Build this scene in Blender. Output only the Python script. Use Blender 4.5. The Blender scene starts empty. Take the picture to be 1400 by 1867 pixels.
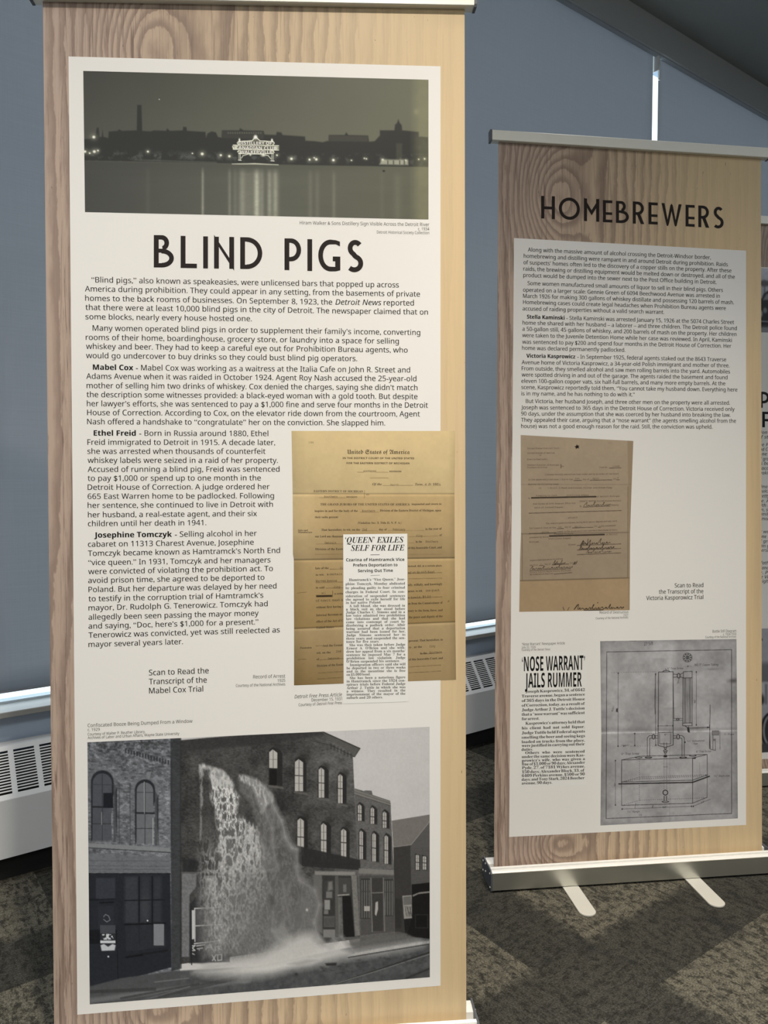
import bpy, bmesh, math, random
import numpy as np
from mathutils import Matrix, Vector

S = bpy.context.scene
C = S.collection
rng = np.random.default_rng(7)
random.seed(7)

# ---------------------------------------------------------------- camera
F_PX, CX, CY = 1350.0, 700.0, 933.5           # focal length and centre, in photo pixels
CAM_H = 1.07
PITCH = 0.039609
cam_d = bpy.data.cameras.new('camera')
cam_d.sensor_fit = 'HORIZONTAL'
cam_d.sensor_width = 36.0
cam_d.lens = F_PX / 1400.0 * 36.0
cam_d.clip_start = 0.02
cam = bpy.data.objects.new('camera', cam_d)
C.objects.link(cam)
cam.location = (0, 0, CAM_H)
cam.rotation_euler = (math.pi / 2 - PITCH, 0, 0)
S.camera = cam

# ---------------------------------------------------------------- world, lights, exposure
S.view_settings.view_transform = 'Standard'
S.view_settings.look = 'None'
S.view_settings.gamma = 1.0
S.view_settings.use_curve_mapping = False
S.view_settings.exposure = 0.10

world = bpy.data.worlds.new('daylight')
S.world = world
world.use_nodes = True
bg = world.node_tree.nodes['Background']
bg.inputs[0].default_value = (0.80, 0.91, 1.0, 1)
bg.inputs[1].default_value = 2.1


def downlight(name, loc, power, col=(1.0, 0.86, 0.68), size=2.0, blend=0.9, rad=0.07, aim=None):
    d = bpy.data.lights.new(name, 'SPOT')
    d.energy = power
    d.color = col
    d.spot_size = size
    d.spot_blend = blend
    d.shadow_soft_size = rad
    o = bpy.data.objects.new(name, d)
    C.objects.link(o)
    o.location = loc
    if aim is not None:
        o.rotation_euler = (Vector(aim) - Vector(loc)).to_track_quat('-Z', 'Y').to_euler()
    return o


WARM = (1.0, 0.90, 0.76)
downlight('ceiling_and_fill_spot', (0.22, 0.10, 3.385), 336, WARM, 2.12, 1.0)
downlight('ceiling_and_fill_spot', (0.84, 1.02, 3.385), 230, WARM, 1.14, 1.0)
downlight('ceiling_and_fill_spot', (-1.2, -0.5, 3.385), 160, WARM, 2.05, 1.0)
downlight('ceiling_and_fill_spot', (0.80, 2.62, 3.385), 75, (1.0, 0.96, 0.92), 1.05, 1.0)  # added fill spot, brightens floor, heater and shades behind the banners
downlight('ceiling_and_fill_spot', (2.5, 1.7, 3.385), 25, WARM, 1.3, 1.0)


def panel_light(name, loc, sx, sy, power, col):
    d = bpy.data.lights.new(name, 'AREA')
    d.shape = 'RECTANGLE'
    d.size, d.size_y = sx, sy
    d.energy = power
    d.color = col
    o = bpy.data.objects.new(name, d)
    C.objects.link(o)
    o.location = loc
    return o


COOL = (0.93, 0.97, 1.0)
panel_light('fill_panel_light', (-0.6, -3.0, 3.38), 1.2, 1.2, 50, (0.98, 0.98, 0.96))  # these unseen panels are added as fill, to raise the ambient light
panel_light('fill_panel_light', (-2.6, 0.3, 3.38), 1.2, 1.2, 75, COOL)
panel_light('fill_panel_light', (4.6, 0.6, 3.38), 1.2, 1.2, 50, COOL)
panel_light('fill_panel_light', (3.4, -2.6, 3.38), 1.2, 1.2, 25, COOL)

# ---------------------------------------------------------------- helpers
def ray(px):
    u = (px[0] - CX) / F_PX
    v = -(px[1] - CY) / F_PX
    c, s = math.cos(PITCH), math.sin(PITCH)
    return np.array([u, c + v * s, -s + v * c])


def lin(c):
    c = np.asarray(c, float) / 255.0
    return np.where(c <= 0.04045, c / 12.92, ((c + 0.055) / 1.055) ** 2.4)


PAPER = 0.80                                    # albedo of the white print
WHITE_SEEN = lin((222, 218, 210))


def ink(c):                                     # print colour, relative to the white of the same sheet
    return np.clip(lin(c) / WHITE_SEEN * PAPER, 0.004, 0.86)


def obj(name, me, mat=None, parent=None):
    o = bpy.data.objects.new(name, me)
    C.objects.link(o)
    if mat is not None:
        me.materials.append(mat)
    if parent is not None:
        o.parent = parent
    return o


def mesh_from(verts, faces, smooth=False):
    me = bpy.data.meshes.new('m')
    me.from_pydata([tuple(map(float, v)) for v in verts], [], faces)
    me.update()
    if smooth:
        me.polygons.foreach_set('use_smooth', [True] * len(me.polygons))
    return me


class MB:
    """collects solids into one mesh"""
    def __init__(self):
        self.v, self.f = [], []

    def add(self, vs, fs):
        b = len(self.v)
        self.v += [tuple(map(float, x)) for x in vs]
        self.f += [tuple(i + b for i in f) for f in fs]

    def box(self, x0, y0, z0, x1, y1, z1, fn=None):
        vs = [(x0, y0, z0), (x1, y0, z0), (x1, y1, z0), (x0, y1, z0), (x0, y0, z1), (x1, y0, z1), (x1, y1, z1), (x0, y1, z1)]
        if fn:
            vs = [fn(*p) for p in vs]
        self.add(vs, [(0, 3, 2, 1), (4, 5, 6, 7), (0, 1, 5, 4), (1, 2, 6, 5), (2, 3, 7, 6), (3, 0, 4, 7)])

    def prism(self, prof, a, b, fn):
        """closed profile [(p,q)] swept from a to b; fn(along,p,q) -> point"""
        n = len(prof)
        vs = [fn(a, p, q) for p, q in prof] + [fn(b, p, q) for p, q in prof]
        fs = [tuple(range(n)), tuple(range(2 * n - 1, n - 1, -1))]
        fs += [(i, i + n, (i + 1) % n + n, (i + 1) % n) for i in range(n)]
        self.add(vs, fs)

    def cyl(self, p0, p1, r, n=16, r1=None):
        p0, p1 = Vector(p0), Vector(p1)
        d = (p1 - p0).normalized()
        a = d.orthogonal().normalized()
        b = d.cross(a)
        r1 = r if r1 is None else r1
        vs = []
        for p, rr in ((p0, r), (p1, r1)):
            for i in range(n):
                t = 2 * math.pi * i / n
                vs.append(p + a * math.cos(t) * rr + b * math.sin(t) * rr)
        fs = [tuple(range(n - 1, -1, -1)), tuple(range(n, 2 * n))]
        fs += [(i, (i + 1) % n, (i + 1) % n + n, i + n) for i in range(n)]
        self.add(vs, fs)

    def ball(self, c, r, n=8):
        vs, fs = [], []
        for i in range(n + 1):
            th = math.pi * i / n
            for j in range(n):
                ph = 2 * math.pi * j / n
                vs.append((c[0] + r * math.sin(th) * math.cos(ph), c[1] + r * math.sin(th) * math.sin(ph), c[2] + r * math.cos(th)))
        for i in range(n):
            for j in range(n):
                fs.append((i * n + j, (i + 1) * n + j, (i + 1) * n + (j + 1) % n, i * n + (j + 1) % n))
        self.add(vs, fs)

    def build(self, name, mat, parent=None, bevel=0.0, smooth=False):
        me = mesh_from(self.v, self.f, smooth)
        bm = bmesh.new()
        bm.from_mesh(me)
        bmesh.ops.recalc_face_normals(bm, faces=bm.faces)
        bm.to_mesh(me)
        bm.free()
        o = obj(name, me, mat, parent)
        if bevel:
            m = o.modifiers.new('bevel', 'BEVEL')
            m.width = bevel
            m.segments = 2
            m.limit_method = 'ANGLE'
        return o


def structure(o):
    o['kind'] = 'structure'
    return o


def thing(o, label, cat, group=None):
    o['label'] = label
    o['category'] = cat
    if group:
        o['group'] = group
    return o


def empty(name, loc, rz=0.0):
    o = bpy.data.objects.new(name, None)
    C.objects.link(o)
    o.location = loc
    o.rotation_euler = (0, 0, rz)
    o.empty_display_size = 0.1
    return o


# ---------------------------------------------------------------- materials
class NT:
    def __init__(self, name):
        self.m = bpy.data.materials.new(name)
        self.m.use_nodes = True
        self.t = self.m.node_tree
        self.b = self.t.nodes['Principled BSDF']
        self.out = self.t.nodes['Material Output']

    def n(self, kind, **kw):
        x = self.t.nodes.new(kind)
        for k, v in kw.items():
            setattr(x, k, v)
        return x

    def link(self, a, b):
        self.t.links.new(a, b)

    def math(self, op, a, b=None, c=None, clamp=False):
        x = self.n('ShaderNodeMath', operation=op)
        x.use_clamp = clamp
        for i, v in enumerate((a, b, c)):
            if v is None:
                continue
            if isinstance(v, (int, float)):
                x.inputs[i].default_value = v
            else:
                self.link(v, x.inputs[i])
        return x.outputs[0]

    def sstep(self, v, lo, hi):
        x = self.n('ShaderNodeMapRange', interpolation_type='SMOOTHSTEP')
        self.link(v, x.inputs[0])
        x.inputs[1].default_value = lo
        x.inputs[2].default_value = hi
        return x.outputs[0]

    def mix(self, f, a, b, blend='MIX'):
        x = self.n('ShaderNodeMix', data_type='RGBA', blend_type=blend)
        for i, v in ((0, f), (6, a), (7, b)):
            if isinstance(v, (int, float)):
                x.inputs[i].default_value = v
            elif isinstance(v, (tuple, list, np.ndarray)):
                x.inputs[i].default_value = (float(v[0]), float(v[1]), float(v[2]), 1)
            else:
                self.link(v, x.inputs[i])
        return x.outputs[2]

    def noise(self, vec, scale, detail=3, rough=0.5, dist=0.0):
        x = self.n('ShaderNodeTexNoise')
        x.inputs['Scale'].default_value = scale
        x.inputs['Detail'].default_value = detail
        x.inputs['Roughness'].default_value = rough
        x.inputs['Distortion'].default_value = dist
        if vec is not None:
            self.link(vec, x.inputs['Vector'])
        return x.outputs[0]

    def mapping(self, vec, scale=(1, 1, 1), rot=(0, 0, 0), loc=(0, 0, 0)):
        x = self.n('ShaderNodeMapping')
        self.link(vec, x.inputs[0])
        x.inputs['Scale'].default_value = scale
        x.inputs['Rotation'].default_value = rot
        x.inputs['Location'].default_value = loc
        return x.outputs[0]

    def objco(self):
        return self.n('ShaderNodeTexCoord').outputs['Object']

    def bump(self, h, strength=0.2, dist=0.01):
        x = self.n('ShaderNodeBump')
        x.inputs['Strength'].default_value = strength
        x.inputs['Distance'].default_value = dist
        self.link(h, x.inputs['Height'])
        self.link(x.outputs[0], self.b.inputs['Normal'])


def plain(name, col, rough=0.5, metal=0.0, spec=0.5, var=0.06, scale=18.0):
    """a plain surface with a faint procedural unevenness"""
    n = NT(name)
    f = n.noise(n.objco(), scale, 4)
    c = np.asarray(col, float)
    n.link(n.mix(f, c * (1 - var), c * (1 + var)), n.b.inputs['Base Color'])
    n.b.inputs['Roughness'].default_value = rough
    n.b.inputs['Metallic'].default_value = metal
    n.b.inputs['Specular IOR Level'].default_value = spec
    return n.m


def mat_attr():
    n = NT('printed_picture')
    a = n.n('ShaderNodeAttribute', attribute_name='ink')
    n.link(a.outputs['Color'], n.b.inputs['Base Color'])
    n.b.inputs['Roughness'].default_value = 0.42
    n.b.inputs['Specular IOR Level'].default_value = 0.2
    return n.m


def mat_wood():
    n = NT('printed_wood_grain')
    co = n.objco()
    sx = n.n('ShaderNodeSeparateXYZ')
    n.link(co, sx.inputs[0])
    x, z = sx.outputs[0], sx.outputs[2]
    # the grain lines are level lines of a warped field; bumps in it close into knots
    warp = n.noise(n.mapping(co, (2.6, 1, 0.45)), 1.6, 2, 0.45)
    f = n.math('MULTIPLY_ADD', warp, 0.10, x)
    fine = n.noise(n.mapping(co, (22, 1, 6)), 2.0, 4, 0.65)
    f = n.math('MULTIPLY_ADD', fine, 0.024, f)
    for (xk, zk, a, b, amp) in ((-0.205, 1.845, 0.085, 0.13, 0.17), (-0.215, 0.10, 0.075, 0.07, 0.15), (-0.37, 0.62, 0.05, 0.30, 0.03), (0.02, 1.2, 0.2, 0.3, 0.05)):
        dx = n.math('DIVIDE', n.math('SUBTRACT', x, xk), a)
        dz = n.math('DIVIDE', n.math('SUBTRACT', z, zk), b)
        r2 = n.math('ADD', n.math('MULTIPLY', dx, dx), n.math('MULTIPLY', dz, dz))
        g = n.math('EXPONENT', n.math('MULTIPLY', r2, -1.0))
        f = n.math('MULTIPLY_ADD', g, amp, f)
    ph = n.math('MULTIPLY', f, 1.0 / 0.027)
    saw = n.math('FRACT', ph)                                  # soft rise, sharp fall: spring and summer wood
    ring = n.math('MULTIPLY', n.sstep(saw, 0.25, 0.86), n.math('SUBTRACT', 1.0, n.sstep(saw, 0.90, 1.0)))
    fade = n.math('SUBTRACT', 1.0, n.sstep(x, -0.06, 0.30))
    fade = n.math('MULTIPLY_ADD', fade, 0.86, 0.08)
    ring = n.math('MULTIPLY', ring, fade)
    streak = n.noise(n.mapping(co, (230, 1, 7)), 1.0, 5, 0.7, 0.6)
    wide = n.noise(n.mapping(co, (34, 1, 0.55), loc=(1, 0, 4)), 1.0, 3, 0.5)
    streak2 = n.noise(n.mapping(co, (14, 1, 0.8), loc=(3, 0, 1)), 1.0, 3, 0.55)
    left = n.math('SUBTRACT', 1.0, n.sstep(x, -0.38, 0.34))
    base = n.mix(left, WOOD_R, WOOD_L)
    base = n.mix(n.math('MULTIPLY', ring, 0.62), base, WOOD_D)
    st = n.math('MULTIPLY', n.sstep(streak, 0.47, 0.66), n.sstep(wide, 0.34, 0.54))
    st = n.math('MULTIPLY', st, n.math('MULTIPLY_ADD', left, 0.85, 0.08))
    base = n.mix(st, base, WOOD_D)
    st2 = n.math('MULTIPLY', n.sstep(streak2, 0.56, 0.70), n.math('MULTIPLY_ADD', left, 0.40, 0.16))
    base = n.mix(st2, base, WOOD_D)
    speck = n.noise(n.mapping(co, (85, 1, 22)), 3.0, 2, 0.5)
    base = n.mix(n.math('MULTIPLY', n.sstep(speck, 0.735, 0.78), 0.6), base, WOOD_D * 0.5)
    n.link(base, n.b.inputs['Base Color'])
    n.b.inputs['Roughness'].default_value = 0.45
    n.b.inputs['Specular IOR Level'].default_value = 0.3
    return n.m


WOOD_R = ink((204, 178, 136))
WOOD_L = ink((172, 150, 132))
WOOD_D = ink((112, 92, 80))


def mat_carpet():
    n = NT('carpet_tiles')
    co = n.n('ShaderNodeTexCoord').outputs['Object']
    ang = math.atan2(E1[1], E1[0])
    sep = n.n('ShaderNodeSeparateXYZ')
    r = n.mapping(co, (1, 1, 1), (0, 0, -ang))                 # axes along and across the window wall
    n.link(r, sep.inputs[0])
    p, q = sep.outputs[0], sep.outputs[1]
    c0 = np.array([0.4806, 1.697])
    p0 = c0 @ E1
    q0 = c0 @ np.array([-E1[1], E1[0]])
    p = n.math('SUBTRACT', p, p0)
    q = n.math('SUBTRACT', q, q0)
    wob = n.noise(co, 40, 2)
    P, W = 0.80, 0.19
    def band(v, off):
        u = n.math('FRACT', n.math('DIVIDE', n.math('ADD', v, off + 10 * P), P))
        u = n.math('MULTIPLY_ADD', n.math('SUBTRACT', wob, 0.5), 0.05, u)
        return n.math('SUBTRACT', 1.0, n.sstep(u, W / P - 0.022, W / P + 0.022))
    bp = band(p, W)
    bq = band(q, W)
    dark = n.math('MAXIMUM', bp, bq)
    # streaks run the same way within a tile, turned in the next one
    s1 = n.noise(n.mapping(r, (14, 60, 1)), 1.0, 6, 0.72, 1.2)
    s2 = n.noise(n.mapping(r, (60, 14, 1)), 1.0, 6, 0.72, 1.2)
    b1 = n.noise(r, 7.0, 5, 0.7, 0.5)
    b2 = n.noise(r, 55.0, 5, 0.75)
    st = n.math('MULTIPLY_ADD', n.math('SUBTRACT', s1, s2), bp, s2)
    pile = n.noise(r, 260.0, 3, 0.8)
    st2 = n.math('MULTIPLY_ADD', b2, 0.55, n.math('MULTIPLY', st, 0.45))
    a = n.mix(dark, (0.112, 0.105, 0.083), (0.046, 0.045, 0.039))
    a = n.mix(n.math('MULTIPLY', n.sstep(st2, 0.45, 0.58), 0.85), a, (0.017, 0.017, 0.015))
    a = n.mix(n.math('MULTIPLY', n.sstep(b1, 0.52, 0.70), 0.55), a, (0.020, 0.020, 0.020))
    v = n.mix(n.sstep(pile, 0.30, 0.70), (0.45, 0.45, 0.45), (1.7, 1.7, 1.7))
    a = n.mix(1.0, a, v, 'MULTIPLY')
    n.link(a, n.b.inputs['Base Color'])
    n.b.inputs['Roughness'].default_value = 0.95
    n.b.inputs['Specular IOR Level'].default_value = 0.1
    n.bump(n.math('ADD', n.math('MULTIPLY', pile, 0.6), st), 0.5, 0.004)
    return n.m


def mat_shade():
    n = NT('shade_fabric')
    co = n.objco()
    w1 = n.noise(n.mapping(co, (4, 1, 260)), 1.0, 3, 0.6)
    w2 = n.noise(n.mapping(co, (260, 1, 4)), 1.0, 3, 0.6)
    f = n.math('MULTIPLY_ADD', w2, 0.4, n.math('MULTIPLY', w1, 0.6))
    c = n.mix(f, (0.120, 0.128, 0.142), (0.170, 0.178, 0.194))
    n.link(c, n.b.inputs['Base Color'])
    n.b.inputs['Roughness'].default_value = 0.85
    n.b.inputs['Specular IOR Level'].default_value = 0.2
    tr = n.n('ShaderNodeBsdfTranslucent')
    n.link(n.mix(f, (0.248, 0.248, 0.256), (0.302, 0.302, 0.312)), tr.inputs[0])
    ad = n.n('ShaderNodeAddShader')
    n.link(n.b.outputs[0], ad.inputs[0])
    n.link(tr.outputs[0], ad.inputs[1])
    n.link(ad.outputs[0], n.out.inputs[0])
    return n.m


def mat_glass():
    n = NT('window_glass')
    t = n.n('ShaderNodeBsdfTransparent')
    t.inputs[0].default_value = (0.93, 0.96, 0.96, 1)
    g = n.n('ShaderNodeBsdfGlossy')
    g.inputs['Roughness'].default_value = 0.02
    mx = n.n('ShaderNodeMixShader')
    mx.inputs[0].default_value = 0.05
    n.link(t.outputs[0], mx.inputs[1])
    n.link(g.outputs[0], mx.inputs[2])
    n.link(mx.outputs[0], n.out.inputs[0])
    return n.m


def mat_stone():
    n = NT('stone_sill')
    co = n.objco()
    f = n.noise(co, 14, 5, 0.6, 0.8)
    v = n.noise(n.mapping(co, (1, 1, 1), (0, 0, 0.7)), 7, 6, 0.7, 2.5)
    c = n.mix(f, (0.28, 0.28, 0.27), (0.38, 0.38, 0.365))
    c = n.mix(n.math('MULTIPLY', n.sstep(v, 0.58, 0.66), 0.35), c, (0.45, 0.45, 0.44))
    n.link(c, n.b.inputs['Base Color'])
    n.b.inputs['Roughness'].default_value = 0.3
    return n.m


E1 = np.array([0.808, 0.589])                    # along the window wall
EN = np.array([0.589, -0.808])                   # from the window wall into the room
O_WALL = np.array([-1.0762, 2.0415])


def RP(t, s, h):                                 # room point: along the wall, off the wall, height
    p = O_WALL + E1 * t + EN * s
    return (p[0], p[1], h)


M_WOOD = mat_wood()
M_PIC = mat_attr()
M_CARPET = mat_carpet()
M_SHADE = mat_shade()
M_GLASS = mat_glass()
M_STONE = mat_stone()
M_PAPER = plain('white_print', (PAPER, PAPER * 0.99, PAPER * 0.97), 0.42, spec=0.3, var=0.01, scale=3)
M_CARD = plain('clipping_paper', (PAPER * 1.01, PAPER * 1.01, PAPER * .99), 0.45, spec=0.3, var=0.01, scale=3)
M_INK = plain('black_print', (0.008, 0.008, 0.008), 0.5, spec=0.2, var=0.1)
M_BROWNINK = plain('brown_print', (0.014, 0.009, 0.008), 0.5, spec=0.2, var=0.1)
M_TYPE = plain('typed_print', (0.060, 0.045, 0.028), 0.5, spec=0.3, var=0.1)
M_GREYINK = plain('grey_print', (0.055, 0.053, 0.050), 0.5, spec=0.3, var=0.1)
M_ALU = plain('satin_aluminium', (0.64, 0.64, 0.58), 0.34, metal=0.9, var=0.03, scale=40)
M_RAIL = plain('anodised_rail', (0.84, 0.83, 0.76), 0.40, metal=0.1, var=0.03, scale=40)
M_ALUWHITE = plain('white_aluminium', (0.80, 0.80, 0.78), 0.35, spec=0.5, var=0.02)
M_FOOT = plain('painted_foot', (0.62, 0.61, 0.56), 0.45, metal=0.2, var=0.03)
M_CAP = plain('grey_end_cap', (0.085, 0.092, 0.105), 0.5, var=0.05)
M_BLACK = plain('black_plastic', (0.012, 0.012, 0.013), 0.5, var=0.1)
M_WALL = plain('painted_wall', (0.50, 0.60, 0.74), 0.8, var=0.03)
M_WALLB = plain('pale_wall', (0.55, 0.56, 0.56), 0.8, var=0.03)
M_CEIL = plain('painted_ceiling', (0.36, 0.38, 0.37), 0.85, var=0.03, scale=5)
M_SOFFIT = plain('painted_soffit', (0.56, 0.58, 0.58), 0.85, var=0.03, scale=5)
M_TRIM = plain('grey_trim', (0.42, 0.45, 0.48), 0.4, var=0.03)
M_HEAT = plain('enamelled_steel', (0.72, 0.74, 0.76), 0.42, var=0.03, scale=9)
M_FRAME = plain('white_window_frame', (0.62, 0.70, 0.74), 0.4, var=0.02)
M_POLE = plain('grey_pole', (0.35, 0.35, 0.36), 0.35, metal=0.8, var=0.03)

# ---------------------------------------------------------------- the room
T0, T1, SMAX = -4.0, 8.5, 7.0
H_HEM, H_SILL, H_SILLB = 0.4825, 0.441, 0.4248
H_SOF, H_CEIL = 3.21, 3.41
H_WTOP = 3.30


def rbox(mb, t0, s0, h0, t1, s1, h1):
    mb.box(t0, s0, h0, t1, s1, h1, RP)


m = MB(); rbox(m, T0 - .2, -.4, -.08, T1 + .2, SMAX + .2, 0)
structure(m.build('floor', M_CARPET))
m = MB(); rbox(m, T0 - .2, -.3, H_CEIL, T1 + .2, SMAX + .2, H_CEIL + .1)
structure(m.build('ceiling', M_CEIL))
m = MB()
rbox(m, T0 - .2, -.10, 0, T1 + .2, 0.0, H_SILLB)                # below the sill
rbox(m, T0 - .2, -.20, H_WTOP, T1 + .2, -.04, H_CEIL)           # above the glass
TW0, TW1 = 3.03 - 2 * 1.53 - .03, 3.03 + 2 * 1.53 + .04
rbox(m, T0 - .2, -.10, H_SILLB, TW0, 0.0, H_WTOP)               # solid wall left and right of the windows
rbox(m, TW1, -.10, H_SILLB, T1 + .2, 0.0, H_WTOP)
structure(m.build('wall_window', M_WALL))
m = MB(); rbox(m, T0 - .2, -.2, 0, T0, SMAX + .2, H_CEIL)
structure(m.build('wall_left', M_WALLB))
m = MB(); rbox(m, T1, -.2, 0, T1 + .2, SMAX + .2, H_CEIL)
structure(m.build('wall_right', M_WALLB))
m = MB(); rbox(m, T0, SMAX, 0, T1, SMAX + .2, H_CEIL)
structure(m.build('wall_back', M_WALLB))
m = MB(); rbox(m, T0, .034, H_SOF, T1, .046, H_CEIL - .045)      # pelmet hiding the tops of the shades
structure(m.build('trim_1', M_SOFFIT))
m = MB(); rbox(m, T0, .010, H_SOF - .004, T1, .034, H_SOF + .004)  # its lower lip
structure(m.build('trim_2', M_TRIM))
m = MB(); rbox(m, T0, .046, H_CEIL - .045, T1, .43, H_CEIL)      # dropped strip of ceiling along the windows
structure(m.build('trim_4', M_CEIL))
m = MB(); rbox(m, TW0, -.078, H_SILLB, TW1, .054, H_SILL)
rbox(m, T0, .0, H_SILLB, TW0, .054, H_SILL)
rbox(m, TW1, .0, H_SILLB, T1, .054, H_SILL)
structure(m.build('trim_3', M_STONE, bevel=.002))
m = MB(); rbox(m, T0, .0, 0, T1, .012, .07)
structure(m.build('baseboard_window', M_BLACK))

# windows: frame with a pane, one behind each shade
PITCH_T, GAP_T = 1.53, 3.03
for i in range(-2, 2):
    ta = GAP_T + i * PITCH_T
    tb = ta + PITCH_T
    if tb < T0 or ta > T1:
        continue
    ta2, tb2 = (TW0 if i == -2 else ta), (TW1 if i == 1 else tb)
    w = empty('window_%d' % (i + 3), (0, 0, 0))
    structure(w)
    fr = MB()
    rbox(fr, ta2, -.075, H_SILL, tb2, -.040, H_SILL + .006)
    rbox(fr, ta2, -.075, H_WTOP - .04, tb2, -.040, H_WTOP)
    fr.build('frame', M_FRAME, w)
    g = MB()
    rbox(g, ta2, -.062, H_SILL + .006, tb2, -.056, H_WTOP - .04)
    g.build('pane', M_GLASS, w)

# roller shades
for i in (-2, -1, 0, 1):
    ta = GAP_T + i * PITCH_T + .0225
    tb = GAP_T + (i + 1) * PITCH_T - .0225
    base = RP(ta, 0, H_HEM)
    r = empty('roller_shade', base, math.atan2(E1[1], E1[0]))
    lab = {-2: 'grey-blue roller shade whose right part shows at the left edge behind the largest banner',
           -1: 'grey-blue roller shade hanging left of the bright vertical gap of daylight',
           0: 'grey-blue roller shade hanging right of the bright vertical gap of daylight',
           1: 'grey-blue roller shade farthest right, next to the far end of the window wall'}[i]
    thing(r, lab, 'window shade', 'roller shades along the window wall')
    L = tb - ta
    nx, nz = 24, 40
    vs, fs = [], []
    for k in range(nz + 1):
        z = (H_SOF + .06 - H_HEM) * k / nz
        for j in range(nx + 1):
            x = L * j / nx
            vs.append((x, -.0015 * math.sin(3.1 * x + .7) * math.sin(math.pi * k / nz), z))
    for k in range(nz):
        for j in range(nx):
            a = k * (nx + 1) + j
            fs.append((a, a + 1, a + nx + 2, a + nx + 1))
    o = obj('fabric', mesh_from(vs, fs, True), M_SHADE, r)
    sm = o.modifiers.new('cloth', 'SOLIDIFY')
    sm.thickness = .0006
    hb = MB(); hb.box(0, -.003, -.001, L, .003, .004)
    hb.build('hem_bar', M_SHADE, r, .001)
    tu = MB(); tu.cyl((-.005, .0, H_SOF + .095 - H_HEM), (L + .005, .0, H_SOF + .095 - H_HEM), .030, 20)
    tu.build('roller_tube', M_POLE, r)
    # clutch bracket with the end of its pull chain, at the right end of the shade
    bk = MB()
    bk.box(L + .004, -.030, H_SOF - .075 - H_HEM, L + .010, .014, H_SOF + .14 - H_HEM)
    bk.box(L + .010, -.020, H_SOF - .045 - H_HEM, L + .026, .006, H_SOF - .02 - H_HEM)
    b = bk.build('bracket', M_ALUWHITE, r, .002)
    ch = MB()
    ch.cyl((L + .031, -.016, H_SOF - .10 - H_HEM), (L + .031, -.016, H_SOF + .04 - H_HEM), .0035, 8)
    ch.ball((L + .031, -.016, H_SOF - .105 - H_HEM), .008)
    ch.build('chain_end', M_ALUWHITE, r)

# convector heater below the sill
ht = empty('convector_heater', RP(2.0, .07, 0))
thing(ht, 'long pale grey metal convector heater with slotted sloping grille under the window sill', 'heater')
ht_inv = np.array(ht.location)


def HP(t, s, h):
    p = RP(t, s, h)
    return (p[0] - ht_inv[0], p[1] - ht_inv[1], p[2])


HT0, HT1 = T0 + .02, T1 - .02
A0, A1 = (.054, .348), (.131, .228)                              # grille slope: (s, h) top and bottom
m = MB()
m.box(HT0, .013, .340, HT1, .054, .348, HP)
# upper and lower margins of the slope, and the body behind it
def slope(f, d=0.0):
    s = A0[0] + (A1[0] - A0[0]) * f
    h = A0[1] + (A1[1] - A0[1]) * f
    nrm = np.array([A0[1] - A1[1], A1[0] - A0[0]])
    nrm = nrm / np.hypot(*nrm)
    return s - nrm[0] * d, h - nrm[1] * d
def slab(mb, t0, t1, f0, f1, th=.003):
    pts = [slope(f0), slope(f1), slope(f1, th), slope(f0, th)]
    mb.prism(pts, t0, t1, lambda a, p, q: HP(a, p, q))
m.build('top_cover', M_HEAT, ht, .0015)
gr = MB()
slab(gr, HT0, HT1, 0, .09)
slab(gr, HT0, HT1, .90, 1.0)
PW, DW = .0525, .0135
t = .0853 - DW / 2 - .066 * math.ceil((.0853 - DW / 2 - HT0) / .066)
while t < HT1:
    a, b = max(t, HT0), min(t + DW, HT1)
    if b > a:
        slab(gr, a, b, .09, .90)
    NS = 15
    for j in range(NS - 1):                                      # slats between the slots
        f = .09 + .81 * (j + 1) / NS
        a2, b2 = max(t + DW, HT0), min(t + DW + PW, HT1)
        if b2 > a2:
            slab(gr, a2, b2, f - .0115, f + .0115)
    t += PW + DW
gr.build('grille', M_HEAT, ht)
m = MB()
m.box(HT0, .126, .0704, HT1, .131, .228, HP)
m.build('front_panel', M_HEAT, ht, .001)
m = MB()
m.prism([(.016, .30), (.045, .325), (.115, .215), (.115, .09), (.016, .09)], HT0 + .01, HT1 - .01, lambda a, p, q: HP(a, p, q))
m.build('inner_casing', M_BLACK, ht)
m = MB()
m.box(HT0, .014, .0, HT1, .098, .09, HP)
m.build('kick_plate', M_BLACK, ht)

# ---------------------------------------------------------------- lettering
DIG = {'bold': 0x1D7CE, 'sans': 0x1D7E2, 'sansbold': 0x1D7EC, 'mono': 0x1D7F6}
ALPHA = {'serif': 0x1D400, 'serifitalic': 0x1D468, 'black': 0x1D56C, 'mono': 0x1D670, 'script': 0x1D4D0,
         'sans': 0x1D5A0, 'sansbold': 0x1D5D4, 'sansitalic': 0x1D608}
DIGF = {'serif': 0x1D7CE, 'mono': 0x1D7F6, 'sans': 0x1D7E2, 'sansbold': 0x1D7EC, 'sansitalic': 0x1D7E2, 'serifitalic': 0x1D7CE}


def style_text(s, st):
    if st == 'plain':
        return s
    r = ''
    for ch in s:
        if 'A' <= ch <= 'Z':
            r += chr(ALPHA[st] + ord(ch) - 65)
        elif 'a' <= ch <= 'z':
            r += chr(ALPHA[st] + 26 + ord(ch) - 97)
        elif ch.isdigit() and st in DIGF:
            r += chr(DIGF[st] + int(ch))
        else:
            r += ch
    return r


_PROBE = {}


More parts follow.
